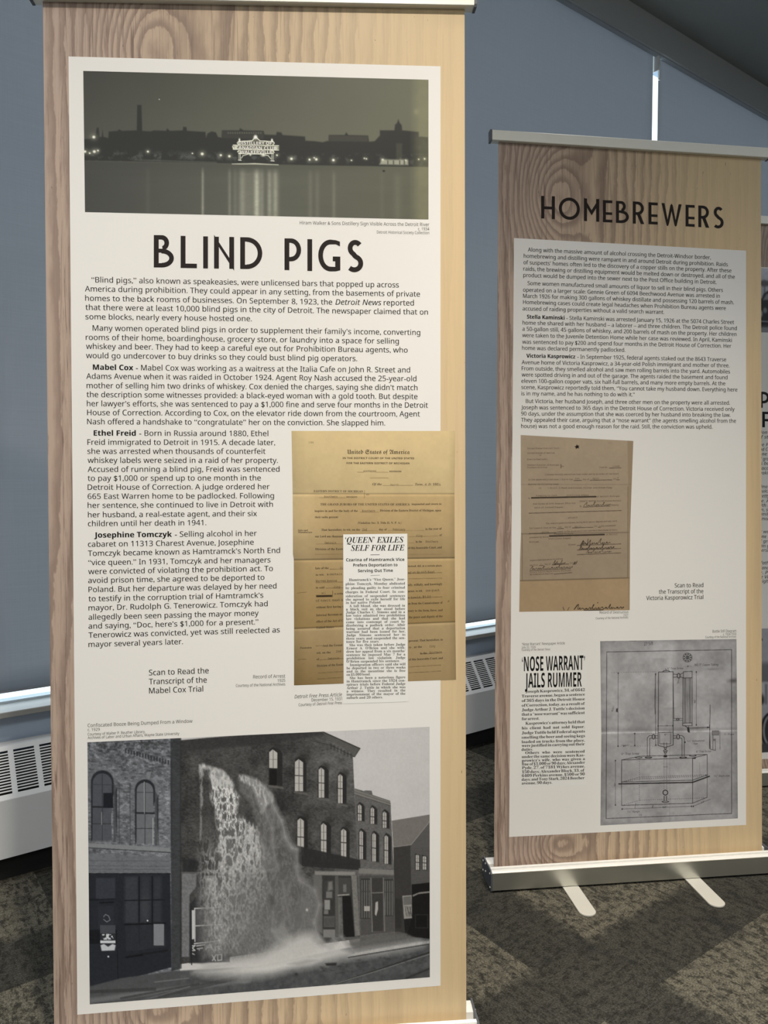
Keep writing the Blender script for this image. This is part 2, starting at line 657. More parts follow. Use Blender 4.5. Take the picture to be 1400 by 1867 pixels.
def set_lines(specs):
    """specs: dicts with text, style, bold -> (verts, faces, width data); all lines are set at once"""
    obs = []
    for s in specs:
        c = bpy.data.curves.new('line', 'FONT')
        c.body = style_text(s['text'], s['style'])
        c.size = 1.0
        c.resolution_u = s.get('res', 2)
        c.shear = s.get('shear', 0.0)
        c.space_word = s.get('sw', 1.0)
        c.fill_mode = 'FRONT'
        o = bpy.data.objects.new('line', c)
        C.objects.link(o)
        obs.append(o)
    bpy.context.view_layer.update()
    dg = bpy.context.evaluated_depsgraph_get()
    out = []
    for o in obs:
        me = o.evaluated_get(dg).to_mesh()
        n = len(me.vertices)
        co = np.zeros(n * 3)
        me.vertices.foreach_get('co', co)
        fs = [tuple(p.vertices) for p in me.polygons]
        out.append((co.reshape(-1, 3)[:, :2].copy(), fs))
        o.evaluated_get(dg).to_mesh_clear()
    for o in obs:
        c = o.data
        bpy.data.objects.remove(o)
        bpy.data.curves.remove(c)
    return out


_st = list(ALPHA) + ['plain']
_caps = set_lines([{'text': 'H', 'style': s} for s in _st] + [{'text': 'H H', 'style': s} for s in _st] + [{'text': 'HH', 'style': s} for s in _st])
CAPH = {s: _caps[i][0][:, 1].max() for i, s in enumerate(_st)}
SPACE = {s: np.ptp(_caps[i + len(_st)][0][:, 0]) - np.ptp(_caps[i + 2 * len(_st)][0][:, 0]) for i, s in enumerate(_st)}


# ---------------------------------------------------------------- printed pictures (a fine grid of ink colours)
def vnoise(shape, cell, seed, octaves=4, rough=0.55, ax=(1.0, 1.0)):
    g = np.random.default_rng(seed)
    h, w = shape
    out = np.zeros(shape)
    amp, tot = 1.0, 0.0
    for o in range(octaves):
        cy, cx = max(cell * ax[1] / 2 ** o, 1.0), max(cell * ax[0] / 2 ** o, 1.0)
        ny, nx = int(h / cy) + 3, int(w / cx) + 3
        r = g.random((ny, nx))
        yy, xx = np.arange(h) / cy, np.arange(w) / cx
        y0, x0 = yy.astype(int), xx.astype(int)
        fy, fx = (yy - y0), (xx - x0)
        fy, fx = (fy * fy * (3 - 2 * fy))[:, None], (fx * fx * (3 - 2 * fx))[None, :]
        v = (r[np.ix_(y0, x0)] * (1 - fy) * (1 - fx) + r[np.ix_(y0, x0 + 1)] * (1 - fy) * fx
             + r[np.ix_(y0 + 1, x0)] * fy * (1 - fx) + r[np.ix_(y0 + 1, x0 + 1)] * fy * fx)
        out += amp * v
        tot += amp
        amp *= rough
    return out / tot


class Pic:
    """paints a picture over a box of print coordinates; colours as they print, 0..255"""
    def __init__(self, x0, y0, x1, y1, ss=2):
        self.x0, self.y0, self.ss = x0, y0, ss
        self.w, self.h = int((x1 - x0) * ss) + 1, int((y1 - y0) * ss) + 1
        self.a = np.zeros((self.h, self.w, 3))
        self.ox = self.oy = 0.0
        self.k = 1.0

    def frame(self, ox, oy, k):                                   # drawing units: page = o + z / k
        self.ox, self.oy, self.k = ox, oy, k

    def P(self, x, y):
        return (self.ox + np.asarray(x, float) / self.k - self.x0) * self.ss, (self.oy + np.asarray(y, float) / self.k - self.y0) * self.ss

    def grid(self):
        yy, xx = np.mgrid[0:self.h, 0:self.w]
        return (xx / self.ss + self.x0 - self.ox) * self.k, (yy / self.ss + self.y0 - self.oy) * self.k

    def _box(self, xs, ys, pad):
        a, b = int(max(0, math.floor(min(xs) - pad))), int(min(self.w, math.ceil(max(xs) + pad) + 1))
        c, d = int(max(0, math.floor(min(ys) - pad))), int(min(self.h, math.ceil(max(ys) + pad) + 1))
        return a, b, c, d

    def _put(self, sl, m, col):
        col = np.asarray(col, float)
        if col.ndim == 0:
            col = np.repeat(col, 3)
        if col.ndim == 2:
            col = col[:, :, None]
        self.a[sl] = self.a[sl] * (1 - m[:, :, None]) + col * m[:, :, None]

    def poly(self, pts, col, alpha=1.0, soft=0.0, tex=None):
        xs, ys = self.P([p[0] for p in pts], [p[1] for p in pts])
        so = soft * self.ss / self.k
        a, b, c, d = self._box(xs, ys, so + 1)
        if b <= a or d <= c:
            return
        Y, X = np.mgrid[c:d, a:b].astype(float)
        ins = np.zeros(X.shape, bool)
        dist = np.full(X.shape, 1e9)
        n = len(xs)
        for i in range(n):
            xa, ya, xb, yb = xs[i], ys[i], xs[(i + 1) % n], ys[(i + 1) % n]
            if ya != yb:
                cond = (ya > Y) != (yb > Y)
                ins ^= cond & (X < (xb - xa) * (Y - ya) / (yb - ya) + xa)
            L2 = (xb - xa) ** 2 + (yb - ya) ** 2 + 1e-9
            t = np.clip(((X - xa) * (xb - xa) + (Y - ya) * (yb - ya)) / L2, 0, 1)
            dist = np.minimum(dist, np.hypot(X - xa - t * (xb - xa), Y - ya - t * (yb - ya)))
        sd = np.where(ins, dist, -dist)
        m = np.clip(sd / (so + 0.7) * 0.5 + 0.5, 0, 1) * alpha
        if tex is not None:
            m = m * tex[c:d, a:b]
        self._put((slice(c, d), slice(a, b)), m, col)

    def rect(self, x0, y0, x1, y1, col, **k):
        self.poly([(x0, y0), (x1, y0), (x1, y1), (x0, y1)], col, **k)

    def line(self, pts, w, col, alpha=1.0, dash=None):
        for (p, q) in zip(pts[:-1], pts[1:]):
            xs, ys = self.P([p[0], q[0]], [p[1], q[1]])
            r = max(0.5 * w * self.ss / self.k, 0.3)
            a, b, c, d = self._box(xs, ys, r + 2)
            if b <= a or d <= c:
                continue
            Y, X = np.mgrid[c:d, a:b].astype(float)
            dx, dy = xs[1] - xs[0], ys[1] - ys[0]
            L2 = dx * dx + dy * dy + 1e-9
            t = np.clip(((X - xs[0]) * dx + (Y - ys[0]) * dy) / L2, 0, 1)
            dd = np.hypot(X - xs[0] - t * dx, Y - ys[0] - t * dy)
            m = np.clip(r - dd + 0.5, 0, 1) * alpha
            if dash:
                m = m * ((t * math.sqrt(L2) / self.ss * self.k / dash) % 1 < 0.6)
            self._put((slice(c, d), slice(a, b)), m, col)

    def blob(self, x, y, rx, ry, col, alpha=1.0, pw=2.0):
        X, Y = self.P(x, y)
        ax, ay = rx * self.ss / self.k, ry * self.ss / self.k
        a, b, c, d = self._box([X - 2.6 * ax, X + 2.6 * ax], [Y - 2.6 * ay, Y + 2.6 * ay], 1)
        if b <= a or d <= c:
            return
        yy, xx = np.mgrid[c:d, a:b].astype(float)
        r = np.hypot((xx - X) / ax, (yy - Y) / ay)
        self._put((slice(c, d), slice(a, b)), np.exp(-r ** pw) * alpha, col)

    def ell(self, x, y, rx, ry, col, alpha=1.0, n=28):
        self.poly([(x + rx * math.cos(6.2832 * i / n), y + ry * math.sin(6.2832 * i / n)) for i in range(n)], col, alpha)

    def noise(self, cell, seed, octaves=4, rough=0.55, ax=(1.0, 1.0)):
        return vnoise((self.h, self.w), cell * self.ss, seed, octaves, rough, ax)

    def at(self, x, y):
        X = np.clip((x - self.x0) * self.ss, 0, self.w - 1.001)
        Y = np.clip((y - self.y0) * self.ss, 0, self.h - 1.001)
        i, j = X.astype(int), Y.astype(int)
        fx, fy = (X - i)[..., None], (Y - j)[..., None]
        a = self.a
        return (a[j, i] * (1 - fx) * (1 - fy) + a[j, i + 1] * fx * (1 - fy) + a[j + 1, i] * (1 - fx) * fy + a[j + 1, i + 1] * fx * fy)


# ---------------------------------------------------------------- banners
OFFK = 0.40                                      # layers of print lie this much closer than the nominal steps


class Banner:
    """a roll-up banner; the print is a flat sheet leaning slightly back.
    Layout of the print is given in page units and carried onto the sheet."""
    W = 0.76

    def __init__(self, X, Y, yaw, lean, roll):
        ex = np.array([math.cos(yaw), math.sin(yaw), 0])
        fw = np.array([-math.sin(yaw), math.cos(yaw), 0])
        up = math.cos(lean) * np.array([0, 0, 1]) + math.sin(lean) * fw
        self.ex = math.cos(roll) * ex + math.sin(roll) * up
        self.up = math.cos(roll) * up - math.sin(roll) * ex
        self.nrm = np.cross(self.ex, self.up)                     # towards the viewer
        self.o = np.array([X, Y, -0.07])
        self.R = np.array([ex, fw, [0, 0, 1]])
        self.base = np.array([X, Y, 0.0])
        self.root = empty('roll_up_banner', (X, Y, 0), yaw)
        self.jobs = []

    def uv(self, px):
        d = ray(px)
        cam0 = np.array([0, 0, CAM_H])
        t = (self.o - cam0) @ self.nrm / (d @ self.nrm)
        p = cam0 + d * t - self.o
        return np.array([p @ self.ex, p @ self.up])

    def uvs(self, P):
        return np.array([self.uv(p) for p in np.asarray(P, float)])

    def loc(self, uv, off=0.0):                                   # sheet coordinates -> banner's own coordinates
        uv = np.atleast_2d(uv)
        w = self.o + uv[:, :1] * self.ex + uv[:, 1:2] * self.up + self.nrm * off
        return (w - self.base) @ self.R.T

    # -- body
    def body(self, top, top_r, rail=(0.018, 0.018), feet=(-.184, .157), print_quad=None):
        r = self.root
        # print
        m = MB()
        q = print_quad
        f = [self.loc(p, 0.0)[0] for p in q]
        bk = [self.loc(p, -.0005)[0] for p in q]
        n = 40
        self.sheet = None
        vs, fs = [], []
        for side in (f, bk):
            for i in range(n + 1):
                t = i / n
                vs.append(side[0] * (1 - t) + side[3] * t)
                vs.append(side[1] * (1 - t) + side[2] * t)
        k = 2 * (n + 1)
        for i in range(n):
            fs.append((2 * i, 2 * i + 2, 2 * i + 3, 2 * i + 1))
            fs.append((k + 2 * i, k + 2 * i + 1, k + 2 * i + 3, k + 2 * i + 2))
            fs.append((2 * i, k + 2 * i, k + 2 * i + 2, 2 * i + 2))
            fs.append((2 * i + 1, 2 * i + 3, k + 2 * i + 3, k + 2 * i + 1))
        fs += [(0, 1, k + 1, k), (2 * n, k + 2 * n, k + 2 * n + 1, 2 * n + 1)]
        me = mesh_from(vs, fs)
        bm = bmesh.new(); bm.from_mesh(me); bmesh.ops.recalc_face_normals(bm, faces=bm.faces); bm.to_mesh(me); bm.free()
        self.sheet = obj('printed_sheet', me, M_WOOD, r)
        # clamp rail at the top
        def RL(a, d, v):                                          # along, towards viewer, up the sheet
            return self.loc((a, v + (top_r - top) * (a / self.W + .5)), d)[0]
        m = MB()
        hw = self.W / 2
        x0, x1 = -hw - rail[0], hw + rail[1]
        m.prism([(-.009, top + .001), (.0098, top + .001), (.011, top + .0022), (.011, top + .027), (.009, top + .029), (-.009, top + .029)], x0 + .002, x1 - .002, lambda a, p, q: RL(a, p, q))
        self.rail = m.build('top_rail', M_RAIL, r)
        for (a, b) in ((x0 - .003, x0 + .002), (x1 - .002, x1 + .003)):
            m = MB()
            m.prism([(-.010, top), (.010, top - .001), (.0115, top + .004), (.0115, top + .027), (.009, top + .030), (-.010, top + .030)], a, b, lambda s, p, q: RL(s, p, q))
            m.build('end_cap', M_CAP, self.rail)
        # cassette, its front a little ahead of the sheet
        zz = 0.0
        prof = [(-.045, .006), (-.046, .050), (-.041, .054), (-.034, .0545), (-.034, .050), (-.028, .050), (-.028, .055),
                (-.020, .0555), (-.0195, .034), (.004, .034), (.006, .050), (.022, .053), (.034, .053), (.041, .048), (.047, .037),
                (.045, .022), (.034, .010), (.015, .004)]
        sx = self.loc((0, .08))[0][1]                             # where the sheet enters
        pf = [(p + sx + .008, q) for p, q in prof]
        c0, c1 = -hw - .016, hw + .016
        m = MB(); m.prism(pf, c0, c1, lambda a, p, q: (a, p, q))
        self.cas = m.build('base_cassette', M_ALUWHITE, r)
        fr = MB()
        fr.box(c0, sx - .0395, .0065, c1, sx - .0375, .0515)
        fr.build('front_plate', M_ALU, self.cas)
        cap = [(-.047, .004), (-.048, .051), (-.040, .056), (-.018, .058), (.006, .056), (.022, .057), (.035, .057), (.043, .051), (.049, .038), (.047, .022), (.036, .008), (.015, .002)]
        for (a, b, s) in ((c0 - .004, c0, -1), (c1, c1 + .004, 1)):
            m = MB()
            m.prism([(p + sx + .008, q) for p, q in cap], a, b, lambda t, p, q: (t, p, q))
            e = m.build('end_cap', M_CAP, self.cas, .001)
            for (p, q) in ((-.039, .012), (-.036, .047), (.010, .050), (.034, .046), (.008, .030), (.034, .020)):
                s1 = MB(); s1.cyl((a - .0012 if s < 0 else b, p + sx + .008, q), (a if s < 0 else b + .0012, p + sx + .008, q), .0024, 10)
                s1.build('screw', M_ALUWHITE, self.cas)
        # swing-out feet
        for u in feet:
            ft = MB()
            w = .0215
            prof2 = [(u - w, sx + .02), (u + w, sx + .02), (u + w, sx - .150)]
            for i in range(1, 12):
                a = math.pi * i / 12
                prof2.append((u + w * math.cos(a), sx - .150 - w * 0.95 * math.sin(a)))
            prof2.append((u - w, sx - .150))
            ft.prism(prof2, .0005, .0045, lambda z, p, q: (p, q, z))
            ft.build('foot', M_FOOT, r, .0008)
        # support pole behind
        pl = MB()
        pt = self.loc((0, .5 * (top + top_r) + .01), -.018)[0]
        pl.cyl((0, sx + .034, .05), tuple(pt), .0075, 14)
        pl.build('support_pole', M_POLE, r)
        pl = None

    # -- flat printed areas
    def panel(self, name, quad, mat, off, n=1):
        u = self.uvs(quad)
        f = self.loc(u, off * OFFK)
        b = self.loc(u, .00003)
        k = len(quad)
        fs = [tuple(range(k))[::-1], tuple(range(k, 2 * k))] + [(i, (i + 1) % k, (i + 1) % k + k, i + k) for i in range(k)]
        me = mesh_from(list(f) + list(b), fs)
        bm = bmesh.new(); bm.from_mesh(me); bmesh.ops.recalc_face_normals(bm, faces=bm.faces); bm.to_mesh(me); bm.free()
        return obj(name, me, mat, self.sheet)

    def picture(self, name, pic, left, right, off, nx, ny, label=None):
        """left, right: edge polylines from top to bottom on the page"""
        def along(poly, t):
            p = np.asarray(poly, float)
            d = np.concatenate([[0], np.cumsum(np.abs(np.diff(p[:, 1])))])
            d /= d[-1]
            return np.stack([np.interp(t, d, p[:, 0]), np.interp(t, d, p[:, 1])], 1)
        ty = np.linspace(0, 1, ny + 1)
        Lp, Rp = along(left, ty), along(right, ty)
        tx = np.linspace(0, 1, nx + 1)[None, :, None]
        G = Lp[:, None, :] * (1 - tx) + Rp[:, None, :] * tx
        col = pic.at(G[..., 0], G[..., 1])
        col = ink(np.clip(col, 0, 255)).reshape(-1, 3)
        g = G.reshape(-1, 2)
        c, s = math.cos(PITCH), math.sin(PITCH)                   # carry the page grid onto the sheet
        uu = (g[:, 0] - CX) / F_PX
        vv = -(g[:, 1] - CY) / F_PX
        D = np.stack([uu, c + vv * s, -s + vv * c], 1)
        cam0 = np.array([0, 0, CAM_H])
        t = ((self.o - cam0) @ self.nrm) / (D @ self.nrm)
        W = cam0 + D * t[:, None] + self.nrm * off * OFFK
        V = (W - self.base) @ self.R.T
        me = bpy.data.meshes.new('m')
        nv = len(V)
        i = (np.arange(ny)[:, None] * (nx + 1) + np.arange(nx)[None, :]).reshape(-1)
        F = np.stack([i, i + nx + 1, i + nx + 2, i + 1], 1)
        me.vertices.add(nv)
        me.vertices.foreach_set('co', V.astype(np.float32).ravel())
        me.loops.add(F.size)
        me.loops.foreach_set('vertex_index', F.astype(np.int32).ravel())
        me.polygons.add(len(F))
        me.polygons.foreach_set('loop_start', (np.arange(len(F)) * 4).astype(np.int32))
        me.polygons.foreach_set('loop_total', np.full(len(F), 4, np.int32))
        me.update()
        at = me.attributes.new('ink', 'FLOAT_COLOR', 'POINT')
        at.data.foreach_set('color', np.concatenate([col, np.ones((nv, 1))], 1).astype(np.float32).ravel())
        o = obj(name, me, M_PIC, self.sheet)
        if label:
            o['label'] = label
        return o

    # -- lettering: lines are collected, then set all at once
    def text(self, block, mat, off, lines, style='sans', cap=10.0, weight=0.0, shear=0.0, xs=None, res=2):
        """lines: (text, x0, y0, x1, y1) with the ends of the base line on the page"""
        for ln in lines:
            st = ln[5] if len(ln) > 5 and ln[5] else style
            self.jobs.append(dict(block=block, mat=mat, off=off * OFFK, text=ln[0], p0=ln[1:3], p1=ln[3:5], style=st,
                                  cap=ln[6] if len(ln) > 6 and ln[6] else cap, weight=ln[7] if len(ln) > 7 else weight, shear=shear, xs=xs, res=res))

    def set_text(self):
        js = self.jobs
        for j in js:
            j['a'], j['b'] = self.uv(j['p0']), self.uv(j['p1'])
            j['len'] = float(np.hypot(*(j['b'] - j['a'])))
            j['scale'] = j['len'] / math.hypot(j['p1'][0] - j['p0'][0], j['p1'][1] - j['p0'][1])
            j['ysc'] = j['cap'] * j['scale'] / CAPH[j['style']]
        got = set_lines(js)
        again = []
        for j, (co, fs) in zip(js, got):
            if j['xs'] and ' ' in j['text'].strip():             # justified: open the word spaces instead of the letters
                w = np.ptp(co[:, 0])
                target = j['len'] / (j['ysc'] * j['xs'])
                n = j['text'].strip().count(' ')
                j['sw'] = float(np.clip(1 + (target - w) / (n * max(SPACE[j['style']], .05)), 0.5, 6.0))
                again.append(j)
        if again:
            g2 = set_lines(again)
            it = iter(g2)
            got = [next(it) if 'sw' in j else g for j, g in zip(js, got)]
        blocks = {}
        for j, (co, fs) in zip(js, got):
            if len(co) == 0:
                continue
            x0, x1 = co[:, 0].min(), co[:, 0].max()
            kx = j['len'] / (x1 - x0)
            d = (j['b'] - j['a']) / j['len']
            nn = np.array([-d[1], d[0]])
            uv = j['a'] + ((co[:, :1] - x0) * kx) * d + (co[:, 1:2] * j['ysc']) * nn
            B = blocks.setdefault(j['block'], [[], [], j['mat']])
            for q in ((0.0, 1.0) if j['weight'] > 0 else (0.0,)):     # a heavier cut: the line printed twice, a hair apart
                b0 = sum(len(v) for v in B[0])
                B[0].append(self.loc(uv + d * (q - .5) * j['weight'] * 2.2 * j['ysc'] * bool(j['weight'] > 0), j['off'] + q * 2e-5))
                B[1] += [tuple(i + b0 for i in f) for f in fs]
        for name, (vs, fs, mat) in blocks.items():
            obj(name.split('|')[0], mesh_from(np.concatenate(vs), fs), mat, self.sheet)

    # -- a drawn capital heading
    def heading(self, name, mat, off, letters, stem):
        """letters: (char, x0, x1, ytop0, ybase0, ytop1, ybase1) boxes on the page"""
        vs, fs = [], []
        off = off * OFFK
        for (ch, x0, x1, yt0, yb0, yt1, yb1) in letters:
            polys = glyph(ch, (x1 - x0) / (0.5 * (yb0 - yt0 + yb1 - yt1)), stem)
            ar = (x1 - x0) / (0.5 * (yb0 - yt0 + yb1 - yt1))
            for pts in polys:
                b = len(vs)
                page = []
                for (x, y) in pts:
                    t = x / ar
                    X = x0 + (x1 - x0) * t
                    yb, yt = yb0 * (1 - t) + yb1 * t, yt0 * (1 - t) + yt1 * t
                    page.append((X, yb + (yt - yb) * y))
                off += 4e-7
                vs += list(self.loc(self.uvs(page), off))
                fs.append(tuple(range(b, b + len(pts))))
        return obj(name, mesh_from(vs, fs), mat, self.sheet)


def arc(cx, cy, rx, ry, th, a0, a1, n=22):
    """quads of a ring piece with outer radii rx, ry and stroke th"""
    out = []
    for i in range(n):
        q = []
        for a, r in ((a0 + (a1 - a0) * i / n, 0), (a0 + (a1 - a0) * (i + 1) / n, 0), (a0 + (a1 - a0) * (i + 1) / n, 1), (a0 + (a1 - a0) * i / n, 1)):
            q.append((cx + (rx - th * r) * math.cos(a), cy + (ry - th * r) * math.sin(a)))
        out.append(q)
    return out


def glyph(ch, w, s):
    """geometric capitals of height 1, width w, stroke s"""
    PI = math.pi
    def bar(x0, y0, x1, y1):
        return [(x0, y0), (x1, y0), (x1, y1), (x0, y1)]
    if ch == 'I':
        return [bar(0, 0, w, 1)]
    if ch == 'L':
        return [bar(0, 0, s, 1), bar(s, 0, w, s * .92)]
    if ch == 'H':
        return [bar(0, 0, s, 1), bar(w - s, 0, w, 1), bar(s, .48 - s * .45, w - s, .48 + s * .45)]
    if ch == 'E':
        return [bar(0, 0, s, 1), bar(s, 0, w, s * .9), bar(s, 1 - s * .9, w, 1), bar(s, .40 - s * .42, w * .98, .40 + s * .42)]
    if ch == 'F':
        return [bar(0, 0, s, 1), bar(s, 1 - s * .9, w, 1), bar(s, .46 - s * .45, w * .9, .46 + s * .45)]
    if ch == 'O':
        return arc(w / 2, .5, w / 2, .5, s, 0, 2 * PI, 48)
    if ch == 'D':
        sx = w * .30
        return [bar(0, 0, s, 1), bar(s, 0, sx, s * .9), bar(s, 1 - s * .9, sx, 1)] + arc(sx, .5, w - sx, .5, s * .95, -PI / 2, PI / 2, 30)
    if ch == 'P':
        sx = w * .40
        return [bar(0, 0, s, 1), bar(s, 1 - s * .9, sx, 1), bar(s, .28, sx, .28 + s * .9)] + arc(sx, .64, w - sx, .36, s * .95, -PI / 2, PI / 2, 24)
    if ch == 'R':
        sx = w * .42
        top = arc(sx, .70, w * .97 - sx, .30, s * .95, -PI / 2, PI / 2, 24)
        return [bar(0, 0, s, 1), bar(s, 1 - s * .9, sx, 1), bar(s, .40, sx, .40 + s * .9)] + top + [[(w * .34, .44), (w * .34 + s * 1.15, .44), (w, 0), (w - s * 1.15, 0)]]
    if ch == 'B':
        s1, s2 = w * .45, w * .40
        return ([bar(0, 0, s, 1), bar(s, 0, s2, s * .9), bar(s, .52 - s * .4, s2, .52 + s * .4), bar(s, 1 - s * .9, s1, 1)]
                + arc(s1 * .9, .76, w * .76 - s1 * .9, .24, s * .95, -PI / 2 + .1, PI / 2, 20) + [bar(s1 * .85, 1 - s * .9, s1 * .92, 1)]
                + arc(s2, .29, w - s2, .29, s * .95, -PI / 2, PI / 2 + .05, 24))
    if ch == 'N':
        return [bar(0, 0, s, 1), bar(w - s, 0, w, 1), [(0, 1.06), (0, 1.0 - s * .55), (w, -.06), (w, s * .75)]]
    if ch == 'M':
        return [bar(0, 0, s * 1.0, 1), bar(w - s, 0, w, 1), [(0, 1.05), (0, 1 - s * 1.3), (w * .5, .26), (w * .5, .26 + s * 1.7)], [(w, 1.05), (w, 1 - s * 1.3), (w * .5, .26), (w * .5, .26 + s * 1.7)]]
    if ch == 'W':
        a = s * 1.02
        xs = [(0, w * .30), (w * .30, w * .5), (w * .5, w * .70), (w * .70, w)]
        return [[(0, 1), (a, 1), (w * .30 + a * .35, 0), (w * .30 - a * .1, -.06), (w * .30 - a * .35, 0)],
                [(w * .5 - a * .4, .92), (w * .5, 1.0), (w * .5 + a * .4, .92), (w * .30 + a * .45, .06), (w * .30, -.05), (w * .30 - a * .2, .1)],
                [(w * .5 - a * .4, .92), (w * .5, 1.0), (w * .5 + a * .4, .92), (w * .70 + a * .2, .1), (w * .70, -.05), (w * .70 - a * .45, .06)],
                [(w - a, 1), (w, 1), (w * .70 + a * .35, 0), (w * .70 + a * .1, -.06), (w * .70 - a * .35, 0)]]
    if ch == 'G':
        cx = w * .50
        rx = w * .50
        g = arc(cx, .5, rx, .5, s * .98, math.radians(52), math.radians(312), 44)
        # open mouth: the ring ends run out flat to the right edge
        return (arc(w * .56, .5, w * .56, .5, s * .98, PI * .5, PI * 1.5, 36)
                + [[(w * .56, 1), (w * .80, .985), (w * .985, .94), (w * .985, .79), (w * .80, .855), (w * .56, 1 - s * .98)]]
                + [[(w * .56, 0), (w * .80, .005), (w, .04), (w, .19), (w * .78, .145), (w * .56, s * .98)]]
                + [bar(w - s * 1.05, .04, w, .47), bar(w * .66, .32, w - s, .47)])
    if ch == 'S':
        pts = []                                                   # spine of the letter
        for i in range(61):
            t = i / 60
            if t < .5:
                a = math.radians(35 + (t / .5) * 235)
                pts.append((w * .53 + (w * .44 - s / 2) * math.cos(a) * 1.04, .735 + (.265 - s / 2) * math.sin(a)))
            else:
                a = math.radians(90 - ((t - .5) / .5) * 225)
                pts.append((w * .47 + (w * .53 - s / 2) * math.cos(a), .265 + (.285 - s / 2) * math.sin(a)))
        P = np.array(pts)
        for _ in range(6):
            P[1:-1] = .25 * P[:-2] + .5 * P[1:-1] + .25 * P[2:]
        out = []
        T = np.gradient(P, axis=0)
        T /= np.hypot(T[:, 0], T[:, 1])[:, None]
        Nn = np.stack([-T[:, 1], T[:, 0]], 1) * s * .5
        for i in range(len(P) - 1):
            out.append([tuple(P[i] - Nn[i]), tuple(P[i + 1] - Nn[i + 1]), tuple(P[i + 1] + Nn[i + 1]), tuple(P[i] + Nn[i])])
        return out
    return [bar(0, 0, w, 1)]

# ---------------------------------------------------------------- the pictures on the banners
def paint_night_river():
    p = Pic(148, 126, 786, 404, 2)
    p.frame(140, 120, 2.1212)
    X, Y = p.grid()
    t = np.clip(X / 1360, 0, 1)
    v = np.clip(1 - Y / 330, 0, 1)
    sky = 70 + 26 * t ** 0.8 - 10 * v * (1 - t) + 8 * (1 - v) * (1 - np.abs(t - .5)) + 3 * (p.noise(60, 1) - .5)
    g = np.stack([sky * 1.0, sky * 1.0, sky * (0.90 - .08 * t)], 2)
    wat = 64 + 26 * t + 10 * np.clip((Y - 380) / 60, 0, 1) * (1 - np.abs(2 * t - 1)) + 4 * (p.noise(30, 2, ax=(3, .4)) - .5)
    gw = np.stack([wat, wat * 1.0, wat * (0.93 - .10 * t)], 2)
    shore = 366 + 26 * t
    m = np.clip((Y - shore) / 5, 0, 1)[..., None]
    p.a = g * (1 - m) + gw * m
    D = (42, 43, 40)
    # sky line from left to right
    p.poly([(25, 285), (70, 280), (78, 240), (84, 240), (88, 275), (97, 275), (100, 250), (103, 275), (122, 280), (124, 255), (158, 252), (163, 246), (175, 252), (232, 250),
            (234, 152), (250, 152), (253, 252), (285, 254), (300, 250), (345, 252), (350, 243), (360, 252), (410, 250), (412, 236), (424, 238), (426, 252), (497, 256),
            (500, 278), (506, 262), (522, 254), (538, 258), (546, 276), (560, 278), (562, 250), (628, 250), (632, 242), (645, 250), (722, 252), (726, 266), (770, 268),
            (774, 256), (790, 258), (796, 268), (882, 274), (884, 290), (920, 292), (950, 296), (974, 290), (975, 268), (1035, 268), (1042, 258), (1050, 268), (1126, 270), (1130, 294),
            (1152, 292), (1172, 270), (1172, 250), (1228, 250), (1231, 228), (1238, 222), (1243, 208), (1249, 222), (1256, 230), (1258, 250), (1322, 256), (1323, 274),
            (1358, 276), (1362, 392), (900, 385), (600, 378), (25, 366)], D, soft=2)
    p.poly([(562, 252), (722, 254), (722, 284), (562, 280)], (56, 56, 50), .8, 2)
    p.poly([(975, 270), (1126, 272), (1126, 294), (975, 292)], (62, 62, 54), .8, 2)
    p.poly([(1235, 300), (1258, 300), (1258, 385), (1235, 385)], (68, 68, 58), .7, 3)
    for x in range(583, 716, 9):
        p.rect(x, 257, x + 5, 263, (96, 96, 84), alpha=.8)
    n = p.noise(9, 3)
    band = np.clip(1 - np.abs(Y - (346 + 18 * t)) / 26, 0, 1) * np.clip((n - .52) * 5, 0, 1)
    p.a += (band * 34)[..., None]
    W = (236, 236, 214)
    # street lamps along the shore
    for (x, y, r) in ((66, 276, 7), (32, 332, 6), (68, 332, 7), (82, 328, 4), (50, 338, 4), (275, 332, 5), (485, 341, 7), (447, 339, 3), (557, 346, 5), (590, 350, 6), (774, 346, 4),
                      (830, 360, 6), (900, 363, 5), (926, 362, 6), (918, 356, 3), (992, 365, 6), (1062, 366, 3), (1112, 358, 3), (1120, 360, 3), (1183, 364, 5), (1272, 366, 4), (1322, 362, 3), (1345, 360, 4)):
        p.blob(x, y, r * 2.2, r * 2.0, (150, 150, 128), .55)
        p.blob(x, y, r * .85, r * .8, W, 1.0, 4)
    p.poly([(1180, 362), (1280, 364), (1282, 384), (1170, 382)], (176, 176, 152), .75, 3)
    for x in (1200, 1222, 1246, 1264):
        p.rect(x, 366, x + 5, 382, (60, 60, 52), alpha=.7)
    p.poly([(600, 379), (690, 377), (780, 382), (780, 384), (690, 381), (600, 381)], (222, 222, 198), 1, 1)
    p.poly([(225, 362), (540, 372), (540, 376), (225, 366)], (92, 92, 82), .7, 2)
    # reflections
    for (x, w, a, y1) in ((640, 13, .42, 580), (696, 11, .85, 582), (716, 9, .35, 582), (745, 9, .50, 582), (768, 11, .55, 584), (668, 22, .22, 582), (487, 5, .50, 575), (591, 6, .30, 578), (612, 8, .18, 578),
                          (903, 8, .16, 560), (930, 8, .14, 560), (994, 7, .20, 560), (275, 8, .06, 480), (1180, 8, .06, 480), (1240, 14, .10, 480)):
        fall = np.clip((Y - shore - 14) / 26, 0, 1) * (0.75 + 0.25 * np.clip((Y - 380) / 120, 0, 1))
        m = np.exp(-((X - x) / w) ** 2) * a * fall * (.8 + .4 * p.noise(8, int(x), ax=(1, .5)))
        p.a = p.a * (1 - m[..., None]) + np.array([182, 182, 160.]) * m[..., None]
    # the lit sign
    S1 = (238, 238, 214)
    p.frame(400, 220, 10)
